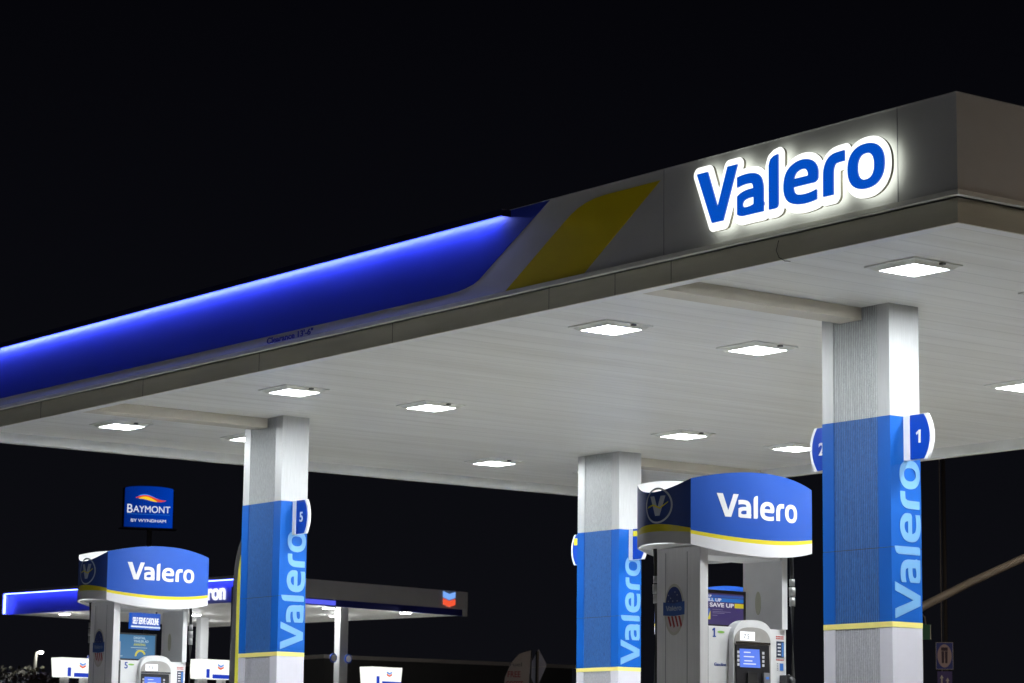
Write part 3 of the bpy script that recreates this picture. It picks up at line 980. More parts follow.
        build('hose_coupling', bm, mat('coupling_grey', (0.30, 0.30, 0.30), 0.35, 0.5), h)
    # --- advertising screen above the casing
    ax = 0.10
    a0, a1, z0, z1 = -0.450, 0.145, 1.695, 2.005
    if ad == 'navy':
        frame = box('advert_screen', ax - 0.04, ax, a0, a1, z0, z1, M_black, p, bevel=0.004)
        F = fXp(ax + 0.0005)
        prism('picture', [(a0 + 0.02, z0 + 0.02), (a1 - 0.03, z0 + 0.02), (a1 - 0.03, z1 - 0.03), (a0 + 0.02, z1 - 0.03)], F, 0, 0.001, emis('advert_purple', (0.035, 0.022, 0.115), 1.0), frame)
        F2 = fXp(ax + 0.0017)
        prism('picture_stripe', [(-0.30, 1.942), (a1 - 0.03, 1.942), (a1 - 0.03, 1.962), (-0.30, 1.962)], F2, 0, 0.001, emis('advert_blue', (0.02, 0.08, 0.35), 0.9), frame)
        prism('picture_stripe', [(-0.385, 1.905), (a1 - 0.03, 1.905), (a1 - 0.03, 1.937), (-0.385, 1.937)], F2, 0, 0.001, emis('advert_blue2', (0.01, 0.14, 0.50), 0.9), frame)
        prism('picture_stripe', [(0.015, 1.860), (a1 - 0.03, 1.860), (a1 - 0.03, 1.898), (0.015, 1.898)], F2, 0, 0.001, emis('advert_yellow', (0.50, 0.42, 0.01), 1.0), frame)
        prism('picture_stripe', [(-0.385, 1.860), (-0.30, 1.860), (-0.30, 1.898), (-0.385, 1.898)], F2, 0, 0.001, emis('advert_yellow', (0.50, 0.42, 0.01), 1.0), frame)
        F3 = fXp(ax + 0.003)
        wt = emis('advert_white', (0.62, 0.60, 0.66), 1.0)
        text('advert_line', 'SIGN UP', F3, -0.360, 1.943, 0.018, wt, frame, width=0.115, ext=0.001, bold=0.02)
        text('advert_line', 'FILL UP', F3, -0.310, 1.908, 0.026, wt, frame, width=0.175, ext=0.001, bold=0.03)
        text('advert_line', '& SAVE UP', F3, -0.330, 1.862, 0.034, wt, frame, width=0.335, ext=0.001, bold=0.03)
        prism('advert_card', [(-0.35, 1.755), (-0.275, 1.755), (-0.260, 1.845), (-0.35, 1.845)], F2, 0, 0.001, emis('advert_card', (0.05, 0.13, 0.45), 0.9), frame)
        prism('advert_card_edge', [(-0.325, 1.755), (-0.258, 1.755), (-0.258, 1.83), (-0.28, 1.775)], F3, 0, 0.001, emis('advert_yellow3', (0.60, 0.52, 0.05), 1.0), frame)
        bm = bmesh.new()
        for zz, b in ((1.838, -0.12), (1.820, -0.03), (1.808, -0.10), (1.788, -0.18)):
            add_prism(bm, [(-0.235, zz), (b, zz), (b, zz + 0.004), (-0.235, zz + 0.004)], F3, 0, 0.001)
        build('advert_small_print', bm, emis('advert_grey', (0.2, 0.18, 0.28), 1.0), frame)
    elif ad == 'teal':
        frame = box('advert_screen', ax - 0.04, ax, a0, a1, z0, z1, M_black, p, bevel=0.004)
        F = fXp(ax + 0.0005)
        prism('picture', [(a0 + 0.015, z0 + 0.02), (a1 - 0.02, z0 + 0.02), (a1 - 0.02, z1 - 0.02), (a0 + 0.015, z1 - 0.02)], F, 0, 0.001, emis('advert_teal', (0.022, 0.135, 0.30), 1.0), frame)
        F3 = fXp(ax + 0.002)
        wt = emis('advert_pale', (0.35, 0.50, 0.60), 1.0)
        text('advert_line', 'DIGITAL', F3, -0.165, 1.940, 0.026, wt, frame, width=0.16, ext=0.001, bold=0.03)
        text('advert_line', 'TRAILER AD', F3, -0.165, 1.902, 0.026, wt, frame, width=0.20, ext=0.001, bold=0.03)
        text('advert_line', 'AWAITING', F3, -0.165, 1.864, 0.026, emis('advert_lime', (0.42, 0.45, 0.05), 1.0), frame, width=0.16, ext=0.001, bold=0.03)
        word('advert_logo', F3, -0.40, 1.735, 0.09, 0.018, 0.001, wt, frame)
        bm = bmesh.new()
        r0, r1 = 0.052, 0.075
        A = [bm.verts.new((ax + 0.003, -0.07 + r0 * math.cos(R(t)), 1.745 + r0 * math.sin(R(t)))) for t in range(20, 181, 16)]
        B = [bm.verts.new((ax + 0.003, -0.07 + r1 * math.cos(R(t)), 1.745 + r1 * math.sin(R(t)))) for t in range(20, 181, 16)]
        for k in range(len(A) - 1):
            bm.faces.new((A[k], A[k + 1], B[k + 1], B[k]))
        build('advert_arc', bm, emis('advert_yellow2', (0.55, 0.50, 0.02), 1.0), frame)
        bm = bmesh.new()
        add_prism(bm, [(-0.20, 1.838), (0.02, 1.838), (0.02, 1.844), (-0.20, 1.844)], F3, 0, 0.001)
        add_prism(bm, [(-0.13, 1.815), (0.0, 1.815), (0.0, 1.819), (-0.13, 1.819)], F3, 0, 0.001)
        build('advert_small_print', bm, wt, frame)
    return p
pump(-3.68, 0.985, '1', 'navy', 'fuel pump number 1 with purple advert screen, just left of the right column')
pump5 = pump(-13.68, 0.985, '5', 'teal', 'fuel pump number 5 with teal advert screen, left of the left column')
pump5.scale = (0.98, 0.955, 1.0)
pump(-13.68, 9.60, '7', None, 'rear fuel pump mostly hidden behind pump number 1, only its sign top showing')

# ------------------------------------------------------------------ neighbouring station (behind, left)
M_farfascia = mat('far_grey_fascia', (0.66, 0.66, 0.69), 0.4, var=0.06, vscale=1)
M_farlit = emis('far_lit_blue', (0.03, 0.06, 0.62), 0.75)
M_farglow = emis('far_led_lavender', (0.28, 0.28, 1.0), 1.0)
M_farwhite = emis('far_sign_white', (0.95, 0.97, 1.0), 1.2)
K = Vector((-59.1, 30.6, 0)); A = Vector((-72.0, 28.4, 0)); Bv = Vector((-60.6, 39.6, 0))
ua = (A - K).normalized(); ub = Vector((ua.y, -ua.x, 0))
if ub.dot(Bv - K) < 0: ub = -ub
La, Lb = (A - K).length, (Bv - K).dot(ub)
GZ = 1.2
c2 = empty('neighbour_canopy', (K.x, K.y, GZ), 'smaller distant petrol station canopy with glowing blue edge and grey side', 'canopy')
def P2(a, b, z):  # local: a metres along the blue side, b along the grey side
    v = ua * a + ub * b
    return (v.x, v.y, z)
def box2(name, a0, a1, b0, b1, z0, z1, m, parent):
    bm = bmesh.new()
    v = [bm.verts.new(P2(*q)) for q in ((a0, b0, z0), (a1, b0, z0), (a1, b1, z0), (a0, b1, z0), (a0, b0, z1), (a1, b0, z1), (a1, b1, z1), (a0, b1, z1))]
    for f in ((0, 3, 2, 1), (4, 5, 6, 7), (0, 1, 5, 4), (1, 2, 6, 5), (2, 3, 7, 6), (3, 0, 4, 7)):
        bm.faces.new([v[i] for i in f])
    return build(name, bm, m, parent)
zs = 5.9 - GZ; zt2 = zs + 0.80
M_farblue = mat('far_blue_panel', (0.20, 0.23, 0.74), 0.5)
M_farled = emis('far_blue_led', (0.09, 0.13, 1.0), 16.0)
M_farwht = mat('far_white_soffit', (0.75, 0.75, 0.72), 0.5)
box2('canopy_soffit', 0.05, La - 0.05, 0.05, Lb - 0.05, zs + 0.01, zs + 0.06, M_farwht, c2)
box2('canopy_top', 0.0, La, 0.0, Lb, zs + 0.065, zt2 - 0.02, M_farfascia, c2)
# blue side: recessed panel framed by a hood and end return carrying the led
box2('blue_panel', 0.02, La - 0.02, -0.06, -0.002, zs, zt2 - 0.09, M_farblue, c2)
box2('fascia_cap', -0.02, La + 0.04, -0.30, 0.0, zt2 - 0.085, zt2 + 0.02, M_farfascia, c2)
box2('end_return', La - 0.018, La + 0.06, -0.30, 0.0, zs, zt2 - 0.086, M_farfascia, c2)
box2('led_strip', 0.05, La - 0.06, -0.27, -0.23, zt2 - 0.115, zt2 - 0.088, M_farled, c2)
box2('led_strip', La - 0.10, La - 0.05, -0.28, -0.24, zs + 0.02, zt2 - 0.14, M_farled, c2)
# grey side: fascia over a dark blue band, first metres of the band lit
box2('grey_fascia', -0.06, -0.002, 0.0, Lb + 0.25, zs + 0.22, zt2 + 0.02, M_farfascia, c2)
box2('fascia_end', -0.05, -0.001, Lb + 0.02, Lb + 0.25, zs, zs + 0.218, M_farfascia, c2)
box2('blue_band', -0.05, -0.004, 0.02, Lb, zs, zs + 0.215, mat('far_navy_band', (0.015, 0.02, 0.20), 0.5), c2)
box2('lit_band', -0.056, -0.0505, 0.02, 3.25, zs + 0.03, zs + 0.185, emis('far_band_lit', (0.11, 0.13, 0.95), 0.9), c2)
# name lettering "Chevron" on the blue side and chevrons on the grey side
def fnA(u, v, d):   # blue side, reading left to right in the picture
    q = P2(La * 0.0 + (5.2 - u), -0.305 - d, v); return q
txt = text('lettering', 'Chevron', lambda u, v, d: P2(3.78 - u, -0.075 - d, v), 0.0, zs + 0.12, 0.52, M_farwhite, c2, width=2.25, ext=0.03, bold=0.03)
def chev(z, col, nm):
    poly = [(0, 0.16), (0.25, 0.0), (0.5, 0.16), (0.5, 0.34), (0.25, 0.18), (0, 0.34)]
    poly = [(0, 0.08), (0.28, 0.0), (0.56, 0.08), (0.56, 0.27), (0.28, 0.19), (0, 0.27)]
    bm = bmesh.new()
    b0 = Lb - 0.95
    a = [bm.verts.new(P2(-0.066, b0 + u, z + v)) for u, v in poly]
    b = [bm.verts.new(P2(-0.10, b0 + u, z + v)) for u, v in poly]
    n = len(poly)
    for q in (a, b):
        bm.faces.new((q[0], q[1], q[4], q[5])); bm.faces.new((q[1], q[2], q[3], q[4]))
    for i in range(n):
        bm.faces.new((a[i], a[(i + 1) % n], b[(i + 1) % n], b[i]))
    return build(nm, bm, emis('chev' + nm, col, 1.0), c2)
chev(zs + 0.51, (0.20, 0.42, 0.95), 'blue_chevron')
chev(zs + 0.27, (0.90, 0.10, 0.04), 'red_chevron')

def far_column(x, y, label):
    c = empty('station_column', (x, y, GZ), label, 'column', 'pale columns of the distant canopy')
    box('column_shaft', -0.16, 0.16, -0.16, 0.16, 0.0, zs + 0.005, mat('far_column_metal', (0.42, 0.43, 0.43), 0.5, 0.0), c, bevel=0.02)
    for s in (-1, 1):
        q = ub * (0.33 * s - 0.22) - ua * 0.22
        bm = bmesh.new()
        add_tube(bm, [Vector((q.x, q.y, 3.05)) - ua * 0.0, Vector((q.x, q.y, 3.05)) - ua * 0.03], 0.15, 20)
        pl = build('number_plate', bm, mat('far_plate_blue', (0.03, 0.10, 0.55), 0.4), c)
        q2 = q - ua * 0.032
        bm = bmesh.new()
        add_tube(bm, [Vector((q2.x, q2.y, 3.05)), Vector((q2.x, q2.y, 3.05)) - ua * 0.01], 0.11, 20)
        build('plate_disc', bm, M_white, pl)
    return c
far_column(-60.07, 34.37, 'pale metal column of the distant canopy between the left column and the middle of picture')
far_column(-68.3, 34.0, 'pale metal column of the distant canopy just right of the left pump sign')
far_column(-67.6, 29.6, 'pale metal column of the distant canopy seen through the gap in pump number 5')

def far_light(x, y, label):
    l = empty('canopy_lamp', (x, y, GZ + zs), label, 'ceiling light', 'lights under the distant canopy')
    box('lamp_body', -0.18, 0.18, -0.18, 0.18, -0.03, 0.009, M_house, l)
    box('lamp_lens', -0.13, 0.13, -0.13, 0.13, -0.060, -0.031, emis('far_lamp_lens', (0.97, 0.98, 1.0), 620), l)
far_light(-69.6, 29.3, 'small bright light under the far left end of distant canopy')
far_light(-66.6, 32.7, 'small bright light under distant canopy just right of left pump sign')
far_light(-60.0, 33.8, 'small bright light under the distant canopy beside its column')
far_light(-60.2, 37.0, 'small bright light under distant canopy near its grey right end')
far_light(-63.4, 36.3, 'dim small light under distant canopy behind its column')
far_light(-70.0, 35.0, 'small light under the distant canopy hidden behind the left column')

def far_pump(px, label):
    f = empty('station_pump', (px[0], px[1], GZ), label, 'fuel pump', 'lit pumps of the distant station', rz=math.atan2(ub.y, ub.x))
    hz0 = -0.20
    # local x along ub, facing local -y... header faces the camera side
    Fn = lambda u, v, d: (u, d * 1.0, v - 0.22)
    hd = prism('header_box', [(-0.66, 2.87), (-0.60, 2.30), (0.60, 2.30), (0.66, 2.87)], Fn, -0.28, 0.28, emis('far_header_white', (0.97, 1.0, 0.93), 1.15), f, bevel=0.02)
    for s in (-1, 1):
        D0, D1 = (0.281, 0.292) if s > 0 else (-0.292, -0.281)
        prism('blue_strip', [(-0.22, 2.31), (0.59, 2.31), (0.60, 2.43), (-0.22, 2.43)], Fn, D0, D1, emis('far_header_blue', (0.02, 0.06, 0.60), 0.9), hd)
        prism('blue_block', [(-0.46, 2.32), (-0.34, 2.32), (-0.34, 2.58), (-0.46, 2.58)], Fn, D0, D1, emis('far_header_blue', (0.02, 0.06, 0.60), 0.9), hd)
        for z, col, nm in ((2.64, (0.15, 0.35, 0.9), 'blue_mark'), (2.57, (0.9, 0.10, 0.04), 'red_mark')):
            for s2 in ((-1, 1)):
                pass
            prism(nm, [(-0.02, z + 0.05), (0.09, z), (0.20, z + 0.05), (0.20, z + 0.10), (0.09, z + 0.05), (-0.02, z + 0.10)], Fn, D0, D1, emis('far' + nm, col, 0.9), hd)
    for u in (-0.36, 0.36):
        box('pump_post', u - 0.08, u + 0.08, -0.12, 0.12, 0.0, 2.08, M_post, f)
    box('pump_cabinet', -0.45, 0.45, -0.25, 0.25, 0.0, 1.6, mat('far_cabinet', (0.5, 0.5, 0.5), 0.4), f, bevel=0.02)
    return f
far_pump((-58.65, 23.95), 'distant pump with white lit header box left of pump number 5')
far_pump((-56.17, 27.22), 'distant pump with white lit header box between pump number 5 and the left column')
far_pump((-56.49, 33.52), 'distant pump with white lit header box right of the left column')

tag(box('neighbour_paving', -95, -50, 10, 60, GZ - 0.1, GZ + 0.01, M_concrete), kind='structure')
# lit hanging sign seen through the gap of pump 5
ss = empty('hanging_sign', (-65.85, 30.36, 5.52), 'blue lit sign reading self serve gasoline behind pump number 5', 'sign', rz=0)
def fS(u, v, d):
    q = ub * u - ua * d
    return (q.x, q.y, v)
prism('sign_box', [(-0.62, -0.27), (0.62, -0.27), (0.62, 0.27), (-0.62, 0.27)], fS, -0.12, 0.0, emis('hang_blue', (0.01, 0.09, 0.52), 0.95), ss)
text('lettering', 'SELF SERVE GASOLINE', fS, 0.0, -0.10, 0.22, M_farwhite, ss, width=1.10, ext=0.01, bold=0.012, align='CENTER')
prism('white_line', [(-0.62, -0.22), (0.62, -0.22), (0.62, -0.17), (-0.62, -0.17)], fS, 0.001, 0.01, emis('hang_white', (0.75, 0.85, 1.0), 1.0), ss)
for u in (-0.5, 0.5):
    prism('hanger', [(u - 0.02, 0.27), (u + 0.02, 0.27), (u + 0.02, GZ + zs - 5.52 + 0.008), (u - 0.02, GZ + zs - 5.52 + 0.008)], fS, -0.08, -0.04, M_dark, ss)

# ------------------------------------------------------------------ hotel pylon sign
vdir = Vector((13.446 + 118.2, -14.22 - 59.7, 0)).normalized()     # towards the viewer side
vr = Vector((-vdir.y, vdir.x, 0))
bay = empty('pylon_sign', (-118.2, 59.7, GZ), 'tall blue lit hotel sign with orange and yellow wave on a grey pole', 'sign',
            rz=math.atan2(vr.y, vr.x) + R(9))
# local x to the picture's right, local -y to the viewer
Fb = lambda u, v, d: (u, -0.25 - d, v)
W2 = 1.40
zb0, zb1 = 12.86, 15.22
arc = [(-W2, zb0), (W2, zb0), (W2, zb1 - 0.16)] + [(W2 * math.cos(t), zb1 - 0.16 + 0.16 * math.sin(t)) for t in np.linspace(0.15, math.pi - 0.15, 14)] + [(-W2, zb1 - 0.16)]
cab = prism('sign_cabinet', arc, lambda u, v, d: (u, d, v), -0.245, 0.245, mat('cabinet_dark', (0.02, 0.02, 0.025), 0.5), bay)
ari = [(u * 0.965, zb0 + 0.03 + (v - zb0) * 0.975) for u, v in arc]
fm = bpy.data.materials.new('hotel_sign_blue')
fm.use_nodes = True
t_ = fm.node_tree; b_ = t_.nodes['Principled BSDF']
b_.inputs['Base Color'].default_value = (0.005, 0.02, 0.1, 1)
tcn = t_.nodes.new('ShaderNodeTexCoord'); sp = t_.nodes.new('ShaderNodeSeparateXYZ'); mr = t_.nodes.new('ShaderNodeMapRange')
mr.inputs['From Min'].default_value = -1.4; mr.inputs['From Max'].default_value = 1.4
mr.inputs['To Min'].default_value = 0.45; mr.inputs['To Max'].default_value = 1.0
t_.links.new(tcn.outputs['Object'], sp.inputs[0]); t_.links.new(sp.outputs['X'], mr.inputs[0])
t_.links.new(mr.outputs[0], b_.inputs['Emission Strength'])
b_.inputs['Emission Color'].default_value = (0.0, 0.040, 0.40, 1)
prism('sign_face', ari, Fb, 0, 0.01, fm, bay)
prism('sign_tray', [(-1.55, zb0 - 0.07), (1.6, zb0 - 0.07), (1.6, zb0 - 0.005), (-1.55, zb0 - 0.005)], lambda u, v, d: (u, d, v), -0.4, 0.4, mat('tray_grey', (0.35, 0.33, 0.36), 0.4), bay)
Fb2 = lambda u, v, d: (u, -0.262 - d, v)
wv = emis('hotel_white', (0.85, 0.87, 0.95), 0.95)
text('hotel_name', 'B', Fb2, -1.20, 13.68, 0.50, wv, bay, width=0.30, ext=0.01)
text('hotel_name', 'AYMONT', Fb2, -0.86, 13.72, 0.38, wv, bay, width=2.06, ext=0.01)
text('hotel_subtitle', 'BY WYNDHAM', Fb2, 0.0, 13.18, 0.17, wv, bay, width=1.95, ext=0.01, align='CENTER')
prism('name_underline', [(-1.2, 13.60), (1.2, 13.60), (1.2, 13.625), (-1.2, 13.625)], Fb2, 0, 0.01, emis('hotel_line', (0.02, 0.16, 0.6), 0.8), bay)
def wave(name, off, th, col, u0, u1, F_):
    n = 18
    us = [u0 + (u1 - u0) * k / n for k in range(n + 1)]
    f = lambda u: 14.48 + off + 0.10 * math.sin((u + 0.75) * 3.3) - 0.03 * u
    tk = lambda k: th * (0.15 + math.sin(math.pi * k / n))
    poly = [(u, f(u) - tk(k) / 2) for k, u in enumerate(us)] + [(u, f(u) + tk(k) / 2) for k, u in list(enumerate(us))[::-1]]
    return prism(name, poly, F_, 0, 0.01, emis('wave' + name, col, 1.0), bay)
wave('blue_wave', 0.10, 0.10, (0.02, 0.25, 0.85), -0.60, 0.50, Fb2)
wave('orange_wave', 0.02, 0.17, (0.75, 0.07, 0.03), -0.75, 0.95, lambda u, v, d: (u, -0.273 - d, v))
wave('yellow_wave', -0.06, 0.15, (1.0, 0.62, 0.02), -0.58, 0.45, lambda u, v, d: (u, -0.284 - d, v))
tube('sign_pole', [(0.12, 0, 0), (0.12, 0, zb0 - 0.07)], 0.14, mat('pole_grey', (0.6, 0.6, 0.6), 0.5), bay)

# ------------------------------------------------------------------ street lamp far left
sl = empty('street_lamp', (-104.9, 46.3, GZ), 'lit street lamp on a pale pole at the far left, above dark bushes', 'street lamp')
zl = 6.33 - GZ
tube('lamp_pole', [(0, 0, 0), (0, 0, zl - 0.02)], [0.12, 0.09], mat('lamp_pole_pale', (0.30, 0.30, 0.28), 0.5), sl)
q = Vector((0.60, 0.80, 0)) * 0.16
hd = box('lamp_head', q.x - 0.10, q.x + 0.10, q.y - 0.10, q.y + 0.10, zl - 0.02, zl + 0.03, M_dark, sl, bevel=0.02)
bm = bmesh.new()
bmesh.ops.create_uvsphere(bm, u_segments=14, v_segments=8, radius=0.12)
for v in bm.verts:
    v.co = Vector((q.x * 1.6 + v.co.x, q.y * 1.6 + v.co.y, zl - 0.06 + v.co.z * 0.6))
build('lamp_bulb', bm, emis('street_bulb', (1.0, 0.98, 0.86), 45), hd)

# white fill lamp added behind the viewpoint to brighten the long canopy front
fill_lamp = empty('street_lamp', (-4.0, -34.0, 0), 'added white globe fill lamp on a pole in front of the forecourt, outside the picture', 'street lamp')
tube('lamp_pole', [(0, 0, 0), (0, 0, 7.6)], [0.11, 0.08], M_head, fill_lamp)
bm = bmesh.new()
bmesh.ops.create_uvsphere(bm, u_segments=24, v_segments=12, radius=0.26)
for v in bm.verts: v.co.z += 7.85
g_ = build('fill_globe', bm, emis('globe_white', (1.0, 0.97, 0.90), 300), fill_lamp, smooth=True)

# assumed warm street lamp, unseen beyond the right edge, added to light the short canopy side
s2 = empty('street_lamp', (15.5, 19.0, 0), 'assumed sodium street lamp on a grey pole, added beyond the right edge of picture', 'street lamp')
tube('lamp_pole', [(0, 0, 0), (0, 0, 8.6)], [0.12, 0.08], M_head, s2)
tube('lamp_arm', [(0, 0, 8.5), (-0.8, -0.6, 8.9), (-1.6, -1.3, 9.0)], 0.04, M_head, s2, 8)
hd = box('lamp_head', -2.05, -1.45, -1.55, -1.20, 8.93, 9.08, M_head, s2, bevel=0.03)
box('assumed_lamp_glass', -1.98, -1.52, -1.50, -1.25, 8.88, 8.928, emis('assumed_sodium_glass', (1.0, 0.78, 0.56), 1250), hd)

assumed_lamp = empty('street_lamp', (-16.5, 28.9, 0), 'assumed tall sodium street lamp, added beyond the right edge, over the mast arm and road signs', 'street lamp')  # unseen lamp, added to light the mast arm and signs from above
tube('lamp_pole', [(0, 0, 0), (0, 0, 10.6)], [0.12, 0.08], M_head, assumed_lamp)
tube('lamp_arm', [(0, 0, 10.5), (-0.8, 0, 10.9), (-1.6, 0, 11.0)], 0.04, M_head, assumed_lamp, 8)
hd = box('lamp_head', -2.1, -1.5, -0.18, 0.18, 10.93, 11.08, M_head, assumed_lamp, bevel=0.03)
box('assumed_lamp_glass', -2.03, -1.57, -0.13, 0.13, 10.88, 10.928, emis('assumed_warm_glass', (1.0, 0.80, 0.60), 1500), hd)

# ------------------------------------------------------------------ right side: signal arm, signs
V_ = lambda px, py, d: None
arm = empty('street_mast', (-29.40, 28.6, 0.7), 'long pale mast arm rising to the right behind the right column', 'mast arm')
M_galv = mat('galvanised_steel', (0.42, 0.40, 0.37), 0.45, 0.3, var=0.1, vscale=5)
b0 = Vector((-29.40, 28.6, 0.7))
pts = [Vector((-29.30, 28.75, 3.95)), Vector((-29.0, 29.38, 4.36)), Vector((-28.3, 30.15, 4.89)), Vector((-27.53, 31.05, 5.44)), Vector((-26.5, 32.3, 6.1)), Vector((-24.6, 34.6, 6.9)), Vector((-22.5, 37.0, 7.3))]
tube('mast_arm', [p - b0 for p in pts], [0.10, 0.095, 0.09, 0.085, 0.08, 0.07, 0.06], M_galv, arm, 14)
tube('mast_pole', [(0, 0, -0.7 + gz(-29.4, 28.6)), (0.02, 0.04, 1.5), (0.10, 0.15, 3.3)], [0.19, 0.17, 0.15], M_galv, arm, 14)
# assumed warm luminaire added at the arm tip (unseen, outside the picture)
bm = bmesh.new(); add_box(bm, -0.2, 0.6, -0.1, 0.7, 6.55, 6.68)
assumed_head = build('lamp_head', bm, M_head, arm, bevel=0.03)
assumed_head.location = (6.9, 8.3, -0.02)
bm = bmesh.new(); add_box(bm, -0.1, 0.5, 0.0, 0.6, 6.49, 6.548)
build('assumed_lamp_glass', bm, emis('assumed_mast_glass', (1.0, 0.66, 0.36), 120), assumed_head)
right = Vector((0.6034, 0.7974, 0)).normalized()
fwd = Vector((-0.798, 0.6025, 0)).normalized()
gs = empty('street_name_sign', (-31.88, 32.4, 4.01), 'small green street sign hanging beside the right column', 'sign')
def fG(u, v, d):
    q = right * u - fwd * d
    return (q.x, q.y, v)
prism('sign_plate', [(-0.30, -0.18), (0.115, -0.18), (0.115, 0.18), (-0.30, 0.18)], fG, 0, 0.01, mat('sign_green', (0.02, 0.16, 0.09), 0.4), gs)
prism('sign_border', [(0.095, -0.17), (0.11, -0.17), (0.11, 0.17), (0.095, 0.17)], fG, 0.011, 0.013, M_white, gs)
text('sign_lettering', 'on', fG, -0.05, -0.05, 0.10, M_white, gs, ext=0.003)
tube('sign_hanger', [Vector((-0.01, -0.0, 0.18)), Vector((-0.02, -0.02, 0.35)), Vector((-0.08, -0.1, 0.48))], 0.015, M_galv, gs, 6)

sp_ = empty('sign_post', (-35.92, 37.22, gz(-36, 37)), 'tall dark pole with blue traffic signs to the right of the right column', 'sign post')
base = Vector((-35.92, 37.22, gz(-36, 37)))
M_darkpole = mat('dark_pole', (0.045, 0.042, 0.042), 0.6)
bm = bmesh.new()
o_ = fwd * 0.10
add_tube(bm, [o_ + right * 0.05, o_ + right * 0.05 + Vector((0, 0, 9.0))], 0.055, 10)
build('pole', bm, M_darkpole, sp_)
tube('pole_conduit', [o_ - right * 0.05, o_ - right * 0.05 + Vector((0, 0, 9.2))], 0.012, M_galv, sp_, 6)
zc_ = 3.74 - base.z
def fP(u, v, d):
    q = right * u - fwd * d
    return (q.x, q.y, v)
pn = prism('blue_sign', [(-0.225, zc_ - 0.35), (0.225, zc_ - 0.35), (0.225, zc_ + 0.35), (-0.225, zc_ + 0.35)], fP, 0, 0.01, mat('sign_navy', (0.03, 0.07, 0.50), 0.4), sp_)
bm = bmesh.new()
for a in ((-0.225, -0.215, zc_ - 0.35, zc_ + 0.35), (0.215, 0.225, zc_ - 0.35, zc_ + 0.35), (-0.214, 0.214, zc_ + 0.34, zc_ + 0.35), (-0.214, 0.214, zc_ - 0.35, zc_ - 0.34)):
    add_prism(bm, [(a[0], a[2]), (a[1], a[2]), (a[1], a[3]), (a[0], a[3])], fP, 0.0105, 0.013)
build('sign_border', bm, M_white, pn)
ov = prism('oval_field', ell(0, zc_, 0.185, 0.30), fP, 0.0105, 0.013, mat('sign_pink', (0.66, 0.55, 0.62), 0.5), pn)
bm = bmesh.new()
for s in (-1, 1):
    x_ = 0.045 * s
    add_prism(bm, [(x_ - 0.028, zc_ - 0.19), (x_ + 0.028, zc_ - 0.19), (x_ + 0.036, zc_ + 0.12), (x_ - 0.036, zc_ + 0.12)], fP, 0.0135, 0.015)
add_prism(bm, [(-0.085, zc_ + 0.13), (0.085, zc_ + 0.13), (0.085, zc_ + 0.22), (-0.085, zc_ + 0.22)], fP, 0.0135, 0.015)
build('sign_figure', bm, mat('sign_figure_dark', (0.05, 0.02, 0.07), 0.5), ov)
pn2 = prism('arrow_sign', [(-0.19, zc_ - 0.95), (0.19, zc_ - 0.95), (0.19, zc_ - 0.40), (-0.19, zc_ - 0.40)], fP, 0, 0.01, mat('sign_violet', (0.09, 0.07, 0.36), 0.4), sp_)
bm = bmesh.new()
add_prism(bm, [(-0.08, zc_ - 0.49), (-0.03, zc_ - 0.58), (-0.06, zc_ - 0.58), (-0.06, zc_ - 0.85), (-0.10, zc_ - 0.85), (-0.10, zc_ - 0.58), (-0.13, zc_ - 0.58)], fP, 0.0105, 0.013)
add_prism(bm, [(0.07, zc_ - 0.56), (0.12, zc_ - 0.65), (0.09, zc_ - 0.65), (0.09, zc_ - 0.85), (0.05, zc_ - 0.85), (0.05, zc_ - 0.65), (0.02, zc_ - 0.65)], fP, 0.0105, 0.013)
build('arrow', bm, M_white, pn2)

# ------------------------------------------------------------------ feather banners and diamond sign
fb = empty('feather_banner', (-17.84, 4.88, 0.0), 'yellow and black feather banner flag just behind the left column', 'banner')
def fF(u, v, d):
    q = right * u - fwd * d
    return (q.x, q.y, v)
n = 16
cur = [(-0.16 + 0.16 * (1 - math.cos(math.pi / 2 * t)) * 1.25, 2.95 + 0.75 * math.sin(math.pi / 2 * t)) for t in np.linspace(0, 1, n)]
def wavy(fn, amp):
    return lambda u, v, d: fn(u, v, d + amp * math.sin(v * 2.3 + u * 3))
prism('cloth', [(-0.155, 0.9)] + [(a + 0.055, b - 0.02) for a, b in cur] + [(0.35, 3.55), (0.42, 0.9)], wavy(fF, 0.02), 0, 0.006, mat('banner_yellow', (0.34, 0.32, 0.015), 0.7, var=0.1, vscale=2), fb)
prism('cloth_edge', [(-0.16, 0.9)] + cur + [(a + 0.055, b - 0.03) for a, b in cur[::-1]] + [(-0.105, 0.9)], wavy(fF, 0.02), 0.007, 0.012, mat('banner_black', (0.012, 0.012, 0.016), 0.7), fb)
prism('cloth_foot', [(-0.105, 1.3), (0.30, 1.3), (0.32, 1.95), (-0.108, 1.95)], wavy(fF, 0.02), 0.0065, 0.009, mat('banner_tan', (0.42, 0.25, 0.18), 0.7, var=0.5, vscale=6), fb)
tube('banner_pole', [Vector((0, 0, 0)) - right * 0.17 + fwd * 0.03, Vector((0, 0, 2.95)) - right * 0.17 + fwd * 0.03], 0.015, M_black, fb, 8)

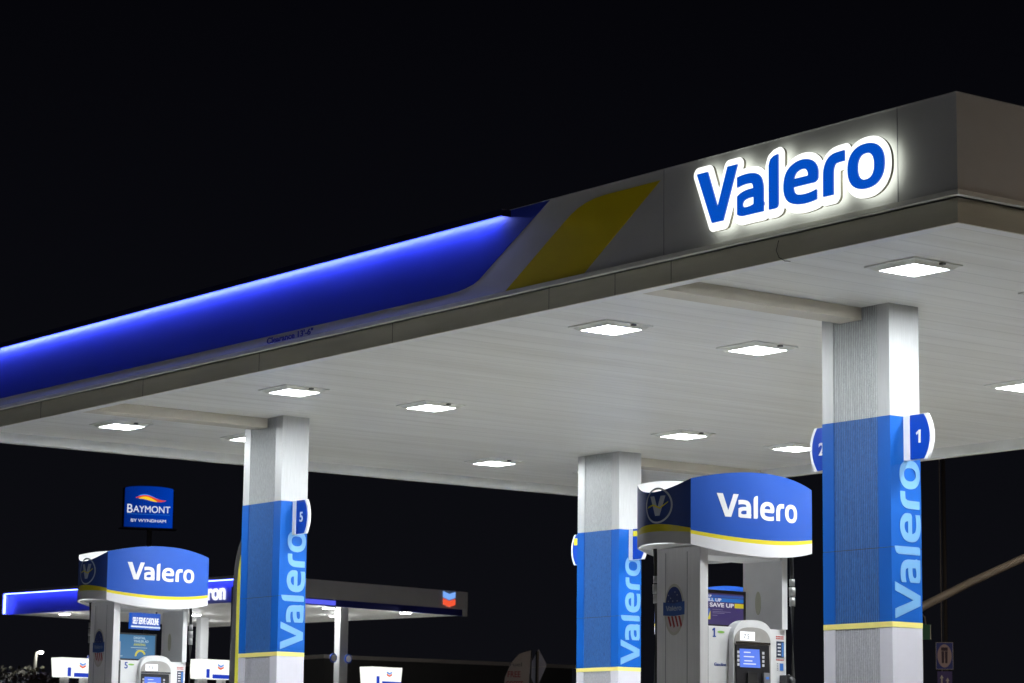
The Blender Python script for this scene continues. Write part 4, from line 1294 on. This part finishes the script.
f2 = empty('feather_banner', (-26.61, 16.15, gz(-26.6, 16)), 'dim cream feather banner with red lettering standing in the dark, left of middle column', 'banner')
zf = gz(-26.6, 16)
pl = [(-0.24, 0.6), (-0.245, 1.9), (-0.20, 2.30), (-0.09, 2.56), (0.06, 2.73), (0.28, 2.80), (0.25, 2.2), (0.19, 0.6)]
pl = [(a, b - zf) for a, b in pl]
M_bc = mat('banner_cream', (0.32, 0.26, 0.23), 0.8, var=0.1, vscale=3)
prism('cloth', pl, wavy(fF, 0.02), 0, 0.006, M_bc, f2)
cr = mat('banner_red', (0.24, 0.04, 0.04), 0.8)
text('banner_script', 'Fuel', lambda u, v, d: fF(u, v, 0.028 + d), 0.0, 2.50 - zf, 0.075, M_dark, f2, width=0.22, align='CENTER')
text('banner_word', 'FREE', lambda u, v, d: fF(u, v, 0.028 + d), -0.03, 2.30 - zf, 0.11, cr, f2, width=0.24, bold=0.02, align='CENTER')
text('banner_word', 'COFFEE', lambda u, v, d: fF(u, v, 0.028 + d), -0.02, 2.12 - zf, 0.11, cr, f2, width=0.32, bold=0.02, align='CENTER')
tube('banner_pole', [right * 0.22 - Vector((0, 0, 0)) + fwd * 0.02, right * 0.29 + fwd * 0.02 + Vector((0, 0, 2.8 - zf))], 0.014, M_black, f2, 8)

ds = empty('warning_sign', (-34.38, 22.64, gz(-34.4, 22.6)), 'back of a grey diamond road sign on a post beside the cream banner', 'road sign')
zd = 2.98 - gz(-34.4, 22.6)
prism('sign_plate', [(-0.21, zd - 0.12), (-0.02, zd - 0.56), (0.22, zd - 0.02), (0.03, zd + 0.34)], fF, 0, 0.008, mat('sign_back_grey', (0.32, 0.32, 0.40), 0.45, 0.3), ds)
box('sign_post', -0.03, 0.03, -0.02, 0.02, 0, zd + 0.28, mat('post_dark', (0.07, 0.065, 0.06), 0.6), ds)
ds.children[-1].location = (-0.8 * -0.04, 0.6 * -0.04, 0)
prism('cross_bar', [(-0.2, zd - 0.10), (0.2, zd - 0.06), (0.2, zd - 0.04), (-0.2, zd - 0.08)], fF, 0.009, 0.02, M_head, ds)

# ------------------------------------------------------------------ dark building behind
bd = empty('shop_building', (-78, 66, GZ), 'low dark flat roofed building with thin pale parapet line in the background', 'building')
e0 = Vector((-92.0, 44.0, 0)); 
def rayp(px, py, dist):
    f = 2686.88; a = (px - 512) / f; b = -(py - 341.5) / f
    r3 = Vector((0.6033947811, 0.7973589741, 0.0115500868)); u3 = Vector((0.1217766664, -0.1064481792, 0.9868329284)); w3 = Vector((-0.7880895772, 0.5940433078, 0.1613299936))
    return Vector((13.44639, -14.21995, 0.4)) + (w3 + r3 * a + u3 * b) * dist
pA = rayp(346, 655.5, 108); pB = rayp(572, 665, 125)
hz_ = pA.z
pB = rayp(572, 665, 108 * 1.0)
# make the parapet level: choose the distance at which the second point has the same height
for _ in range(30):
    dcur = (pB - Vector((13.44639, -14.21995, 0.4))).length
    pB = rayp(572, 665, 108 * (hz_ - 0.4) / max(0.1, (rayp(572, 665, 108).z - 0.4)))
    break
dirb = Vector((pB.x - pA.x, pB.y - pA.y, 0)); lenb = dirb.length; dirb.normalize()
nb = Vector((-dirb.y, dirb.x, 0))
if nb.dot(fwd) < 0: nb = -nb
o0 = Vector((pA.x, pA.y, GZ)) - dirb * 1.0
bd.location = o0
lb = lenb + 1.0
def P3(a, b, z):
    v = dirb * a + nb * b
    return (v.x, v.y, z)
def box3(name, a0, a1, b0, b1, z0, z1, m, parent):
    bm = bmesh.new()
    v = [bm.verts.new(P3(*q)) for q in ((a0, b0, z0), (a1, b0, z0), (a1, b1, z0), (a0, b1, z0), (a0, b0, z1), (a1, b0, z1), (a1, b1, z1), (a0, b1, z1))]
    for f in ((0, 3, 2, 1), (4, 5, 6, 7), (0, 1, 5, 4), (1, 2, 6, 5), (2, 3, 7, 6), (3, 0, 4, 7)):
        bm.faces.new([v[i] for i in f])
    return build(name, bm, m, parent)
hb = hz_ - GZ
box3('wall', 0, lb, 0, 12, 0, hb - 0.15, mat('dark_stucco', (0.05, 0.048, 0.046), 0.8, var=0.2, vscale=0.8), bd)
box3('parapet_cap', -0.1, lb + 0.1, -0.12, 12.1, hb - 0.148, hb, mat('parapet_metal', (0.52, 0.48, 0.42), 0.45, 0.3), bd)
for k in range(6):
    a = 4 + k * 4.2
    w = box3('window', a, a + 2.2, -0.04, 0.02, 0.9, 2.6, mat('dark_glass', (0.02, 0.02, 0.025), 0.08), bd)
    box3('window_frame', a - 0.08, a + 2.28, -0.03, -0.002, 0.82, 2.68, M_dark, w)

# ------------------------------------------------------------------ trees (dark, bottom left)
def leaf_mat(name, col):
    return mat(name, col, 0.7, var=0.4, vscale=2)
def tree(px, top_py, dist, w, seed, label, name, col):
    rr = random.Random(seed)
    p = rayp(px, top_py, dist)
    h = p.z - GZ
    t = empty(name, (p.x, p.y, GZ), label, 'tree', 'dark trees at the bottom left')
    bm = bmesh.new()
    add_tube(bm, [(0, 0, 0), (0.05, 0.03, h * 0.35), (0.0, 0.1, h * 0.62)], [0.16, 0.11, 0.06], 8)
    tips = []
    for k in range(9):
        a = rr.uniform(0, 6.28); z0 = h * rr.uniform(0.28, 0.5); l = w * rr.uniform(0.4, 0.8)
        e_ = Vector((math.cos(a) * l, math.sin(a) * l, z0 + h * rr.uniform(0.12, 0.4)))
        add_tube(bm, [(0, 0, z0), (e_.x * 0.5, e_.y * 0.5, (z0 + e_.z) / 2 - 0.05), e_], [0.06, 0.04, 0.015], 6)
        tips.append(e_)
    build('trunk', bm, mat('bark', (0.10, 0.075, 0.055), 0.9), t)
    bm = bmesh.new()
    cl = []
    for k in range(26):
        a = rr.uniform(0, 6.28); rad = w * math.sqrt(rr.random()) * 0.95
        zz = h * (0.35 + 0.6 * rr.random()) * (1 - 0.25 * (rad / w) ** 2)
        cl.append(Vector((math.cos(a) * rad, math.sin(a) * rad, min(zz, h * 0.97))))
    for c in cl + tips:
        s = rr.uniform(0.25, 0.55)
        for k in range(100):
            d = Vector((rr.gauss(0, 1), rr.gauss(0, 1), rr.gauss(0, 0.8))) * s * 0.62
            q = c + d
            if q.z > h: q.z = h - rr.random() * 0.2
            n_ = Vector((rr.gauss(0, 1), rr.gauss(0, 1), rr.gauss(0, 1))).normalized()
            u = n_.orthogonal().normalized() * rr.uniform(0.07, 0.12); v = n_.cross(u).normalized() * rr.uniform(0.04, 0.08)
            bm.faces.new([bm.verts.new(q + x_) for x_ in (u, v, -u, -v)])
    build('crown', bm, leaf_mat('leaf_' + str(seed), col), t)
tree(6, 666, 92, 1.5, 3, 'rounded dark olive tree at the bottom left corner', 'leafy_tree', (0.045, 0.040, 0.018))
tree(27, 674, 90, 0.9, 9, 'low dark bushy tree at the left, just right of the corner tree', 'leafy_tree', (0.035, 0.032, 0.018))
tree(40, 672, 88, 0.9, 4, 'low reddish brown tree under the far left street lamp', 'leafy_tree', (0.050, 0.024, 0.018))
tree(52, 676, 86, 0.8, 5, 'small dark tree beside the distant pump header at left', 'leafy_tree', (0.05, 0.034, 0.024))
